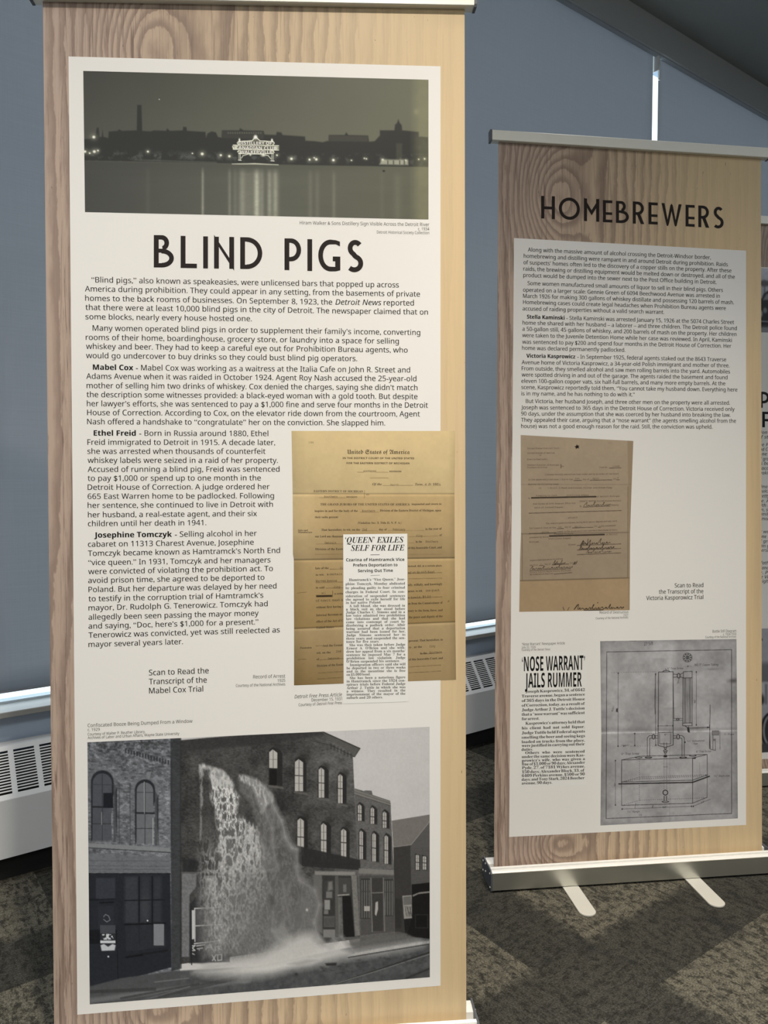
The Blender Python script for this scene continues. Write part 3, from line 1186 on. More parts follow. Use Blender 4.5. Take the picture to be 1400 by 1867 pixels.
    p.poly([(330, 375), (590, 360), (620, 300), (700, 300), (730, 365), (985, 380), (985, 440), (1090, 470), (1090, 530), (985, 545), (985, 600), (640, 600), (350, 605), (350, 530), (240, 500), (250, 455), (330, 440)], (110, 110, 92), .75, 8)
    for (a, b) in (((355, 380), (600, 368)), ((600, 368), (650, 300)), ((660, 300), (740, 368)), ((740, 368), (985, 385)), ((250, 448), (1080, 458)), ((250, 520), (1080, 538)), ((240, 470), (262, 520)),
                   ((350, 600), (640, 608)), ((640, 608), (985, 600)), ((325, 410), (350, 380)), ((325, 410), (350, 440)), ((1000, 410), (980, 380)), ((1000, 410), (975, 445)), ((330, 570), (355, 545)), ((1000, 580), (975, 550))):
        p.line([a, b], 14, S1, .95)
    for x in (355, 378, 955, 982):
        p.line([(x, 540), (x, 725)], 10, S1, .9)
    p.line([(395, 690), (430, 640), (520, 612), (640, 606), (780, 612), (890, 640), (940, 700)], 12, S1, .9)
    p.line([(345, 722), (400, 724)], 12, S1)
    p.line([(935, 736), (1000, 738)], 12, S1)
    p.blob(658, 300, 34, 38, (252, 252, 236), 1, 3)
    p.blob(365, 355, 16, 34, (250, 250, 230), 1, 3)
    p.blob(958, 362, 18, 34, (250, 250, 230), 1, 3)
    p.blob(290, 490, 46, 40, (215, 215, 190), .8, 3)
    p.blob(1040, 500, 40, 40, (215, 215, 190), .7, 3)
    p.blob(565, 625, 20, 18, (240, 240, 215), .9)
    p.blob(800, 635, 42, 22, (240, 240, 215), .9)
    p.frame(140, 120, 2.1212)
    p.ell(319, 130, 1.6, 2.2, (225, 225, 215))
    p.ell(1187, 407, 5, 4, (40, 40, 36))
    p.blob(1312, 178, 10, 12, (150, 150, 118), .4)
    # a paler, yellowish strip at the right margin
    m = np.clip((X - 1285) / 40, 0, 1) * .34 * (.6 + .8 * p.noise(26, 9))
    p.a = p.a * (1 - m[..., None]) + np.array([158, 154, 112.]) * m[..., None]
    return p


def brick(p, X, Y, sx, sy, seed, slope=0.0):
    r = np.floor((Y + slope * X) / sy)
    a = ((Y + slope * X) / sy) % 1
    b = ((X + (r % 2) * sx / 2) / sx) % 1
    h = np.sin(r * 127.1 + np.floor((X + (r % 2) * sx / 2) / sx) * 311.7 + seed) * 43758.5
    h = h - np.floor(h)
    return h, (a < .22) | (b < .10)


def paint_flood():  # bluish left, brownish right: uneven light on the print, put into the ink
    p = Pic(156, 1320, 788, 1836, 2)
    A, B, Cc, D = (150, 1310, 4.2424), (470, 1310, 4.2424), (150, 1570, 4.2424), (470, 1570, 4.2424)
    p.frame(*A)
    X, Y = p.grid()
    nA, nB, nC = p.noise(10, 11, 5, .62), p.noise(3.0, 12, 3), p.noise(40, 13, 3)
    # sky
    sky = 198 - 10 * np.clip((X - 1600) / 1100, 0, 1) + 8 * (nC - .5)
    p.a = np.stack([sky, sky * .982, sky * .955], 2)
    # ---- left stone house
    h, mort = brick(p, X, Y, 26, 12, 1, -.03)
    br = 106 + 56 * (nA - .5) + 36 * (h - .5) - 14 * mort + 22 * (nB - .5)
    up = np.clip((380 - Y + .18 * X) / 200, 0, 1)
    br = br - up * (26 * (p.noise(7, 15, 3) > .5))
    br += 10 * np.clip((X - 350) / 350, 0, 1)
    lb = np.stack([br, br * 1.015, br * 1.04], 2)
    inb = (X < 757)[..., None]
    p.a = np.where(inb, lb, p.a)
    # ---- tall middle house
    h2, m2 = brick(p, X, Y, 17, 8, 2, -.05)
    nD = p.noise(22, 17, 4)
    mid = 67 + 16 * (h2 - .5) - 6 * m2 + 46 * (nD - .5) + 16 * (nB - .5)
    mid += 22 * np.exp(-((X - 1930) / 190) ** 2 - ((Y - 330) / 170) ** 2) + 16 * np.clip((X - 1650) / 400, 0, 1)
    mt = p.a.copy()
    mt = np.stack([mid, mid * .985, mid * .955], 2)
    old = p.a.copy()
    p.frame(*B)
    mk = Pic.__new__(Pic)
    mk.__dict__.update(p.__dict__)
    mk.a = np.zeros_like(p.a)
    mk.poly([(-603, 170), (-400, 150), (0, 120), (490, 97), (790, 232), (748, 296), (735, 300), (775, 1145), (790, 1240), (800, 1700), (-603, 1900)], 1.0)
    p.a = old * (1 - mk.a) + mt * mk.a
    # ---- three storey house and gabled house
    h3, m3 = brick(p, X, Y, 14, 6, 3, -.12)
    g3 = 98 + 10 * (h3 - .5) - 8 * m3 + 14 * (nB - .5)
    t3 = np.stack([g3, g3 * .98, g3 * .95], 2)
    mk.a = np.zeros_like(p.a)
    mk.poly([(748, 540), (820, 560), (828, 556), (880, 557), (888, 590), (1025, 636), (1050, 1145), (1060, 1760), (790, 1760), (770, 1145)], 1.0)
    p.a = p.a * (1 - mk.a) + t3 * mk.a
    p.poly([(748, 548), (1025, 642), (1027, 672), (750, 585)], (122, 119, 113), .8)
    p.line([(750, 566), (1026, 656)], 4, (84, 82, 78))
    p.line([(750, 588), (1027, 676)], 4, (70, 68, 65))
    p.poly([(1035, 790), (1330, 742), (1330, 1800), (1060, 1800), (1048, 1000)], (112, 108, 102), tex=.85 + .3 * nB)
    p.poly([(1048, 994), (1185, 976), (1192, 1760), (1062, 1760)], (58, 56, 54))
    p.poly([(1180, 985), (1330, 800), (1330, 1400), (1190, 1420)], (84, 82, 79))
    for y in range(1010, 1420, 14):
        p.line([(1190, y), (1330, y - 10)], 3, (68, 66, 63), .7)
    p.line([(1048, 994), (1185, 976), (1330, 795)], 6, (132, 128, 122))
    # eaves of the middle house
    p.poly([(-603, 170), (0, 120), (490, 97), (520, 130), (0, 205), (-603, 260)], (52, 51, 50), .75, 10)
    p.poly([(490, 97), (790, 232), (750, 296), (720, 262), (560, 170)], (84, 82, 77), .9, 4)
    p.line([(490, 97), (790, 232)], 9, (58, 56, 53))
    p.line([(790, 232), (748, 296), (560, 205), (430, 175)], 6, (48, 46, 44), .7)
    for i in range(7):
        p.rect(560 + i * 26, 195 + i * 12, 572 + i * 26, 235 + i * 12, (48, 46, 44), alpha=.5)

    def window(x0, y0, x1, y1, glass=(176, 172, 164), jamb=34, arch=True, rail=None, open_low=False, mull=2, sill=True):
        w = x1 - x0
        tp = [(x0 - 6, y1), (x0 - 6, y0 + w * .3)] + ([(x0 + w * .1, y0 - 12), (x0 + w * .5, y0 - 24), (x1 + jamb * .4, y0 - 8), (x1 + jamb, y0 + w * .4)] if arch else [(x0 - 6, y0 - 8), (x1 + jamb, y0 + 4)]) + [(x1 + jamb, y1 + 6)]
        p.poly(tp, (40, 39, 38), .9, 2)
        p.poly([(x0, y1), (x0, y0 + w * .25), (x0 + w * .45, y0 - (6 if arch else 0)), (x1, y0 + w * .3), (x1, y1)], glass)
        mm = rail if rail else y0 + (y1 - y0) * .5
        if open_low:
            p.rect(x0, mm, x1, y1, (30, 29, 29))
        p.line([(x0, mm), (x1, mm + 3)], 7, (56, 54, 52))
        for i in range(1, mull):
            xx = x0 + w * i / mull
            p.line([(xx, y0), (xx, mm)], 4, (70, 68, 65))
            if not open_low:
                p.line([(xx, mm), (xx, y1)], 4, (70, 68, 65))
        for yy in (y0 + (mm - y0) * .5, mm + (y1 - mm) * .5):
            if yy < mm or not open_low:
                p.line([(x0, yy), (x1, yy + 2)], 3, (110, 107, 101))
        if sill:
            p.poly([(x0 - 8, y1), (x1 + jamb + 8, y1 + 14), (x1 + jamb + 8, y1 + 30), (x0 - 8, y1 + 14)], (98, 95, 90), .8)

    p.frame(*B)
    for (x, y, r) in ((140, 220, 60), (330, 310, 62), (500, 385, 55), (650, 435, 50), (350, 770, 60), (525, 800, 52), (675, 830, 52)):
        p.blob(x + 22, y - 6, r * .7, r * .7, (48, 47, 45), .75, 3)
    window(88, 245, 150, 515, jamb=40, open_low=True, rail=385)
    window(287, 320, 350, 562, jamb=26, rail=440)
    window(470, 385, 514, 612, jamb=34, rail=497)
    window(620, 436, 656, 655, jamb=30, rail=540)
    window(306, 776, 356, 1065, jamb=30, rail=915)
    window(488, 815, 530, 1078, jamb=36, rail=940)
    window(643, 858, 684, 1085, jamb=26, rail=958)
    for (x, y) in ((774, 668), (872, 692), (966, 724)):
        window(x, y, x + 28, y + 122, jamb=24, rail=y + 66)
    for (x, y) in ((786, 872), (885, 890), (980, 908)):
        window(x, y, x + 27, y + 215, jamb=26, rail=y + 110)
    window(1222, 1052, 1246, 1170, arch=False, jamb=8, sill=False)
    window(1275, 1062, 1302, 1168, arch=False, jamb=8, sill=False)
    p.line([(300, 1112), (780, 1130)], 10, (44, 43, 41))
    p.poly([(120, 560), (180, 560), (240, 700), (330, 660), (200, 720), (160, 700)], (42, 41, 40), .5, 20)
    # ---- left house windows and bands
    p.frame(*A)
    def archwin(cx, w, ytop, ybot, dark):
        r = w / 2
        o = [(cx + (r + 34) * math.cos(a), ytop + r + (r + 34) * -math.sin(a)) for a in np.linspace(math.pi, 0, 16)]
        p.poly([(cx - r - 34, ytop + r + 90)] + o + [(cx + r + 34, ytop + r + 90)], (104, 106, 108), .55, 5)
        i = [(cx + (r + 8) * math.cos(a), ytop + r + (r + 10) * -math.sin(a)) for a in np.linspace(math.pi, 0, 16)]
        p.poly([(cx - r - 6, ybot)] + i + [(cx + r + 34, ybot), (cx + r + 34, ytop + r + 40)], (36, 38, 42), .95, 3)
        p.poly([(cx + r + 6, ytop + r), (cx + r + 26, ytop + r + 40), (cx + r + 26, ybot), (cx + r + 6, ybot)], (70, 72, 74), .8)
        j = [(cx + (r - 6) * math.cos(a), ytop + r + 8 + (r - 6) * -math.sin(a)) for a in np.linspace(math.pi, 0, 16)]
        p.poly([(cx - r + 4, ybot - 12)] + j + [(cx + r - 6, ybot - 12)], dark, .95)
        ym = (ytop + ybot) * .5
        p.line([(cx, ytop + 20), (cx, ym)], 5, (48, 50, 54))
        p.line([(cx - r, ytop + r + 20), (cx + r, ytop + r + 22)], 5, (58, 60, 64))
        p.line([(cx - r, ym), (cx + r, ym + 3)], 14, (42, 43, 46))
        p.line([(cx, ym), (cx, ybot - 12)], 5, (46, 48, 50))
        p.line([(cx - r, ym + (ybot - ym) * .48), (cx + r, ym + (ybot - ym) * .48)], 5, (46, 48, 50))
    archwin(155, 160, 410, 955, (78, 80, 84))
    p.rect(162, 575, 238, 690, (30, 32, 36))
    p.line([(150, 725), (150, 820)], 4, (150, 152, 152)); p.line([(228, 735), (228, 825)], 4, (160, 162, 162))
    archwin(485, 140, 480, 980, (106, 108, 110))
    p.line([(480, 490), (480, 735)], 4, (165, 165, 165)); p.line([(547, 770), (547, 975)], 5, (175, 175, 172))
    p.poly([(495, 415), (535, 408), (520, 470), (508, 470)], (122, 124, 124), .8)
    for i in range(17):                                             # corbel course under the cornice
        x = 330 + i * 22
        p.rect(x, 232 + i * 6, x + 12, 266 + i * 6, (44, 45, 48), alpha=.8)
    p.line([(690, 320), (690, 980)], 12, (60, 62, 64), .8)
    p.line([(285, 500), (285, 970)], 10, (66, 68, 70), .6)
    p.line([(370, 500), (370, 975)], 8, (62, 64, 66), .6)
    p.poly([(45, 962), (680, 1000), (680, 1032), (45, 995)], (128, 130, 130), .9)
    p.line([(45, 1000), (680, 1036)], 7, (50, 51, 53), .8)
    p.frame(*Cc)
    p.poly([(45, -60), (680, -30), (680, 92), (48, 92)], (104, 106, 108), .75, 2, tex=.7 + .6 * nB)
    for y in (0, 40, 66):
        p.line([(48, y - 4), (680, y)], 4, (70, 71, 73), .6)
    p.line([(48, 96), (680, 96)], 8, (34, 35, 38))
    # left shop front
    p.poly([(48, 98), (680, 98), (690, 820), (400, 900), (60, 975)], (38, 40, 45), 1, 2)
    p.poly([(680, -1100), (765, -1100), (768, 830), (690, 850)], (50, 51, 52), .8, 3)
    p.rect(105, 130, 255, 300, (58, 61, 68), alpha=.8, soft=4)
    p.rect(330, 120, 430, 480, (64, 67, 72), alpha=.7, soft=12)
    p.rect(450, 110, 530, 470, (58, 60, 64), alpha=.6, soft=16)
    p.rect(550, 120, 612, 470, (62, 64, 68), alpha=.6, soft=12)
    p.blob(480, 360, 46, 120, (84, 86, 88), .35)
    for x in (440, 542):
        p.line([(x, 120), (x, 640)], 10, (24, 25, 29))
    for (a, b) in (((48, 300), (260, 292)), ((330, 304), (640, 298))):
        p.line([a, b], 10, (26, 27, 31), .9)
    p.poly([(330, 480), (640, 470), (650, 660), (340, 700)], (50, 52, 56), .6)
    p.line([(330, 490), (640, 480)], 14, (24, 25, 28))
    p.rect(552, 485, 632, 652, (128, 130, 132), alpha=.95)
    p.line([(340, 740), (660, 690)], 14, (30, 31, 34)); p.line([(340, 745), (460, 726)], 10, (20, 20, 23))
    p.rect(48, 310, 270, 940, (40, 42, 48), alpha=.7)
    p.rect(120, 345, 245, 520, (48, 50, 56), alpha=.7)
    p.line([(136, 322), (240, 318)], 10, (22, 23, 26))
    p.rect(48, 530, 270, 640, (22, 23, 26), alpha=.75)
    p.rect(138, 495, 256, 560, (70, 72, 76))
    p.rect(140, 562, 258, 690, (46, 48, 52))
    nn = p.noise(4, 21, 2)
    p.poly([(140, 565), (258, 560), (256, 604), (142, 610)], (196, 198, 198), 1, 1, tex=(nn > .47) * 1.0)
    p.rect(140, 614, 256, 634, (202, 204, 204))
    p.poly([(142, 650), (168, 640), (200, 662), (235, 640), (258, 650), (250, 690), (150, 694)], (196, 198, 198), .95, 2)
    p.line([(165, 430), (180, 412), (205, 425), (215, 455), (190, 470), (165, 450)], 6, (120, 122, 124))
    p.ell(202, 738, 7, 7, (190, 190, 190)); p.ell(505, 460, 6, 6, (225, 225, 222))
    p.line([(272, 690), (275, 930)], 6, (24, 25, 28))
    # ---- street
    p.poly([(58, 968), (300, 905), (700, 850), (1360, 812), (2780, 520), (2780, 1200), (58, 1200)], (76, 77, 77), 1, 4, tex=.82 + .36 * nA)
    p.poly([(58, 1060), (420, 1010), (900, 950), (1300, 925), (1300, 940), (760, 1000), (58, 1100)], (122, 123, 122), .6, 10)
    for (a, b, w, c) in (((60, 1010), (560, 990), 26, 52), ((300, 1060), (900, 950), 16, 48), ((600, 1040), (1180, 905), 34, 56), ((560, 935), (820, 905), 10, 120), ((420, 1090), (830, 970), 12, 108)):
        p.line([a, b], w, (c, c, c), .6)
    # ---- middle ground floor
    p.poly([(770, 95), (885, 95), (880, 200), (830, 260), (828, 740), (770, 740)], (118, 118, 118), .9, 3, tex=.75 + .5 * nB)
    p.poly([(775, -20), (1330, 0), (1330, 86), (775, 86)], (40, 40, 41), .8, 8)
    p.line([(770, 88), (1330, 92)], 10, (96, 96, 95), .8)
    p.poly([(890, 100), (1140, 100), (1140, 780), (830, 790), (830, 330), (900, 260)], (48, 48, 50), .9, 4)
    p.rect(950, 112, 1036, 222, (168, 167, 163))
    p.ell(986, 130, 6, 8, (50, 50, 50))
    p.rect(905, 225, 1080, 300, (92, 92, 91), alpha=.8, soft=6)
    p.poly([(844, 380), (866, 378), (872, 600), (846, 606)], (190, 189, 185))
    for q in ([(870, 366), (1080, 358)], [(870, 500), (1084, 488)], [(868, 638), (1090, 612)], [(1080, 358), (1086, 620)], [(870, 366), (872, 620)]):
        p.line(q, 11, (178, 177, 173))
    p.poly([(875, 372), (1078, 364), (1080, 485), (876, 495)], (72, 72, 73), .9, 2)
    p.poly([(876, 508), (1080, 494), (1084, 608), (876, 630)], (66, 66, 67), .9, 2)
    L = (182, 181, 176)                                              # the painted letters on the hoarding
    for q in ([(850, 655), (872, 652), (852, 672), (872, 690), (850, 692)], [(884, 655), (945, 646)], [(890, 678), (930, 672)], [(905, 680), (905, 690)],
              [(955, 684), (985, 640), (1012, 690)], [(966, 668), (1002, 666)], [(1030, 690), (1028, 634), (1070, 628), (1072, 655), (1032, 660), (1085, 690)],
              [(1004, 726), (1030, 770)], [(1034, 722), (1008, 768)], [(1046, 724), (1078, 722), (1078, 764), (1048, 768), (1046, 724)], [(852, 715), (868, 722)]):
        p.line(q, 10, L, .95)
    p.blob(925, 735, 62, 52, (44, 44, 46), .95, 4)
    p.line([(842, 340), (846, 800)], 8, (38, 38, 39))
    # right shop fronts
    p.frame(*D)
    p.poly([(300, -120), (790, -10), (795, 70), (350, 40), (300, 0)], (46, 45, 44), .95, 3)
    p.poly([(440, 76), (752, 82), (752, 108), (440, 108)], (140, 137, 130), .85, 4)
    p.poly([(500, 110), (770, 115), (790, 580), (500, 590)], (56, 55, 53), .95)
    p.poly([(430, 110), (495, 110), (500, 560), (440, 520)], (104, 102, 98), .9, 4)
    p.poly([(722, 112), (765, 112), (790, 575), (752, 580)], (118, 116, 110), .95, 2, tex=.8 + .4 * nB)
    p.poly([(596, 115), (622, 112), (640, 580), (600, 580)], (96, 94, 90), .8, 2)
    p.poly([(655, 270), (720, 270), (748, 585), (664, 588)], (30, 29, 29))
    p.poly([(624, 130), (716, 130), (718, 255), (624, 262)], (70, 69, 66))
    p.line([(620, 264), (705, 258)], 10, (142, 139, 132))
    p.poly([(622, 280), (650, 275), (660, 585), (624, 585)], (112, 110, 104), .7, 2, tex=.6 + .8 * nB)
    for (x0, y0, x1, y1, c) in ((508, 150, 585, 300, 62), (515, 300, 558, 375, 148), (512, 378, 545, 410, 120), (510, 425, 594, 510, 92), (505, 528, 598, 590, 130), (528, 235, 575, 285, 120), (660, 180, 685, 240, 112)):
        p.rect(x0, y0, x1, y1, (c, c * .985, c * .95), alpha=.9, soft=2)
    p.poly([(515, 440), (590, 435), (592, 500), (515, 505)], (78, 77, 74), .8, 2)
    p.poly([(545, 160), (575, 155), (580, 220), (540, 230)], (150, 147, 140), .6, 6)
    p.poly([(780, 55), (1050, 70), (1052, 105), (780, 95)], (124, 121, 115), .9, 2)
    p.poly([(785, 110), (1048, 112), (1060, 545), (795, 575)], (76, 74, 71), .9)
    for (x0, x1, y0, y1) in ((795, 868, 135, 445), (975, 1045, 140, 425)):
        p.rect(x0, y0, x1, y1, (52, 51, 49))
        for i in range(4):
            xx = x0 + (x1 - x0) * (i + .35) / 4
            p.rect(xx, y0 + 10, xx + 9, y1 - 6, (118, 116, 110), alpha=.75)
        p.line([(x0, y0 + 100), (x1, y0 + 100)], 6, (64, 62, 60))
    p.rect(880, 130, 968, 540, (60, 58, 56))
    p.line([(874, 130), (885, 545)], 8, (112, 110, 104)); p.line([(970, 130), (980, 540)], 8, (112, 110, 104))
    p.line([(885, 245), (965, 243)], 8, (112, 110, 104))
    p.rect(822, 348, 866, 386, (164, 160, 152)); p.poly([(910, 320), (928, 310), (930, 370), (915, 425), (905, 410)], (168, 164, 156))
    p.poly([(1118, 268), (1192, 262), (1204, 438), (1130, 446)], (142, 139, 132))
    p.poly([(1124, 276), (1186, 270), (1190, 335), (1128, 340)], (92, 90, 86), .8)
    for i in range(5):
        p.line([(1140 + i * 11, 352), (1150 + (i % 2) * 22 + i * 6, 425)], 7, (84, 82, 79), .9)
    p.poly([(1130, 450), (1195, 445), (1190, 580), (1140, 575)], (32, 31, 31))
    # parked truck
    p.poly([(1190, 180), (1330, 165), (1330, 600), (1150, 580), (1192, 440)], (26, 25, 25))
    p.poly([(1195, 262), (1250, 240), (1330, 232), (1330, 244), (1240, 255), (1200, 275)], (120, 117, 111))
    p.rect(1215, 410, 1318, 520, (44, 43, 42)); p.rect(1222, 418, 1310, 512, (22, 22, 22))
    p.rect(1060, 290, 1112, 520, (50, 49, 47))
    # far pavement
    p.poly([(700, 600), (1080, 545), (1150, 560), (1150, 590), (720, 660)], (92, 90, 86), .8, 4)
    p.poly([(700, 640), (960, 580), (1150, 560), (1260, 610), (1100, 640), (760, 690)], (98, 96, 92), .75, 6, tex=.7 + .6 * nB)
    # ---- the pouring liquid
    p.frame(*A)
    X, Y = p.grid()
    ridge = 1 - np.abs(2 * p.noise(9, 31, 4, .6, (.7, 1.7)) - 1) * 2.6
    foam = np.clip(ridge, 0, 1) ** 1.5
    fine = p.noise(3.2, 33, 3, .6, (.8, 1.4))
    mk = Pic.__new__(Pic)
    mk.__dict__.update(p.__dict__)
    def region(pts, soft, fr):
        mk.frame(*fr)
        mk.a = np.zeros_like(p.a)
        mk.poly(pts, 1.0, soft=soft)
        return mk.a[..., 0]
    def lay(m, val):
        val = np.clip(val, 0, 255)
        c = np.stack([val, val * .99, val * .965], 2)
        p.a = p.a * (1 - m[..., None]) + c * m[..., None]
    veil = region([(925, 380), (1020, 380), (1165, 530), (1225, 640), (1290, 760), (1400, 850), (1520, 1300), (1560, 1850), (930, 1860), (905, 1300), (915, 640)], 45, A)
    big = p.noise(34, 37, 3, .6, (.6, 1.8))
    lay(veil * np.clip(.30 + .6 * np.clip((Y - 900) / 600, 0, 1), 0, .80), 74 + 58 * (fine - .4) + 46 * np.clip((Y - 1000) / 600, 0, 1) + 46 * (big - .5))
    lay(veil * np.clip(foam * 1.1 - .12, 0, .75) * np.clip((Y - 820) / 300, 0, 1) * np.clip((1750 - Y) / 500, 0.25, 1), 150 + 60 * (fine - .4))
    s1 = region([(905, 362), (930, 350), (1000, 375), (1080, 400), (1130, 450), (1168, 505), (1165, 535), (1225, 620), (1215, 640), (1190, 720), (1330, 830), (1400, 960), (1450, 1150), (1430, 1330),
                 (1180, 1400), (1080, 1200), (1060, 1000), (1030, 720), (990, 600), (985, 470), (915, 430)], 16, A)
    lay(s1 * np.clip(.42 + .85 * foam, 0, 1) * np.clip((1480 - Y) / 400, .25, 1), 128 + 96 * foam + 30 * (big - .5))
    head = region([(905, 362), (930, 350), (1010, 378), (1090, 405), (1140, 460), (1168, 510), (1160, 535), (1075, 530), (1000, 500), (985, 410)], 8, A)
    lay(head * (.62 + .38 * foam), 148 + 66 * fine)
    lay(region([(930, 385), (985, 395), (985, 460), (955, 450), (925, 420)], 10, A) * .75, 62 + 0 * fine)
    thin = region([(905, 370), (925, 360), (935, 600), (925, 800), (918, 960), (908, 960), (914, 700)], 6, A)
    lay(thin * np.clip(.10 + foam * .9, 0, .7), 150 + 40 * fine)
    low = region([(1080, 900), (1400, 820), (1470, 1150), (1330, 1500), (1180, 1760), (1000, 1760), (1000, 1150)], 60, A)
    lay(low * np.clip(.15 + foam * .85, 0, .85), 122 + 92 * fine)
    mist = region([(1180, 1240), (1420, 1100), (1560, 1350), (1600, 1800), (1150, 1880), (1120, 1500)], 80, A)
    lay(mist * .55, 112 + 40 * (fine - .5))
    # second stream
    s2 = region([(1210, 440), (1250, 440), (1350, 470), (1400, 520), (1470, 580), (1540, 760), (1600, 910), (1660, 1010), (1665, 1150), (1780, 1290), (1830, 1420), (1800, 1600), (1880, 1760), (1650, 1850),
                 (1440, 1700), (1420, 1200), (1380, 900), (1300, 650), (1220, 560)], 18, A)
    lay(s2 * .80, 98 + 30 * (p.noise(16, 35) - .5) + 12 * np.clip((Y - 1200) / 500, 0, 1))
    lay(s2 * np.clip(foam - .2, 0, 1) * .5, 140 + 50 * (fine - .5))
    e = region([(1210, 436), (1250, 436), (1350, 468), (1410, 520), (1470, 590), (1480, 640), (1440, 660), (1390, 740), (1350, 650), (1320, 530), (1220, 480)], 10, A)
    lay(e * np.clip(.45 + .7 * foam, 0, 1), 150 + 56 * fine)
    p.frame(*B)
    for (q, w, c, a) in (([(40, 520), (90, 600), (130, 700), (185, 790), (215, 920), (262, 1000), (302, 1010), (305, 1145)], 20, 172, .55), ([(30, 620), (70, 760), (110, 850), (118, 1000), (150, 1145)], 18, 158, .5),
                         ([(0, 860), (40, 1000), (60, 1145)], 22, 150, .4), ([(300, 1145), (320, 1250), (440, 1330), (475, 1440)], 22, 158, .5), ([(475, 1440), (435, 1580), (470, 1700), (560, 1770), (600, 1720)], 20, 164, .6),
                         ([(600, 1720), (580, 1700), (650, 1690), (700, 1750), (760, 1810)], 16, 150, .6), ([(120, 1500), (110, 1640), (160, 1700), (250, 1740), (255, 1680)], 16, 158, .5), ([(190, 1250), (210, 1400), (240, 1520), (170, 1600)], 18, 140, .4)):
        p.line(q, w * 3.4, (c * .78, c * .77, c * .75), a * .30)
        p.line(q, w * 1.7, (c * .88, c * .87, c * .85), a * .40)
        p.line(q, w * .5, (c, c * .985, c * .955), a * .42)
    p.poly([(110, 1640), (200, 1580), (262, 1690), (240, 1750), (150, 1720)], (146, 144, 139), .6, 14)
    p.blob(352, 1480, 70, 130, (112, 110, 106), .6)
    p.blob(380, 1480, 9, 12, (205, 202, 195), .9)
    p.poly([(90, 1365), (130, 1365), (130, 1440), (100, 1440)], (72, 71, 69), .5, 8)
    # foam where it lands and runs off along the street
    p.frame(*D)
    p.poly([(-490, 860), (-200, 790), (0, 740), (180, 640), (330, 560), (420, 560), (520, 660), (640, 640), (740, 705), (1250, 628), (1270, 650), (960, 715), (700, 745), (520, 790), (240, 840), (120, 880), (-120, 905), (-420, 880)], (196, 193, 186), .90, 46)
    p.poly([(-120, 840), (300, 770), (480, 760), (420, 790), (60, 850)], (214, 211, 204), .7, 26)
    p.poly([(230, 795), (380, 760), (470, 765), (330, 805)], (150, 148, 143), .7, 10)
    p.poly([(-490, 850), (-380, 790), (-240, 800), (-380, 860)], (168, 166, 160), .6, 18)
    p.poly([(700, 735), (960, 690), (1260, 645), (1330, 640), (1330, 612), (1200, 630), (960, 670), (760, 712)], (196, 193, 186), .75, 8, tex=.5 + .7 * fine)
    # tram rails and mud
    for q, w, c in (([(600, 950), (900, 850), (1330, 705)], 14, 46), ([(560, 960), (880, 862), (1330, 718)], 7, 116), ([(1150, 905), (1330, 830)], 14, 44), ([(700, 745), (1330, 640)], 7, 44)):
        p.line(q, w, (c, c, c * .97), .9)
    for i in range(60):
        x, y = 480 + 820 * rng.random(), 770 + 90 * rng.random()
        p.blob(x, y - (x - 480) * .12 + 30, 8 + 10 * rng.random(), 4 + 4 * rng.random(), (50, 49, 48), .5)
    p.poly([(520, 790), (610, 785), (605, 808), (530, 808)], (40, 39, 38), .9, 4)
    p.blob(298, 875, 14, 11, (42, 41, 40), .9)
    p.poly([(470, 1090), (1330, 830), (1330, 920), (470, 1130)], (60, 59, 57), .35, 20)
    # grain
    p.a += (10 * (nB - .5))[..., None]
    return p


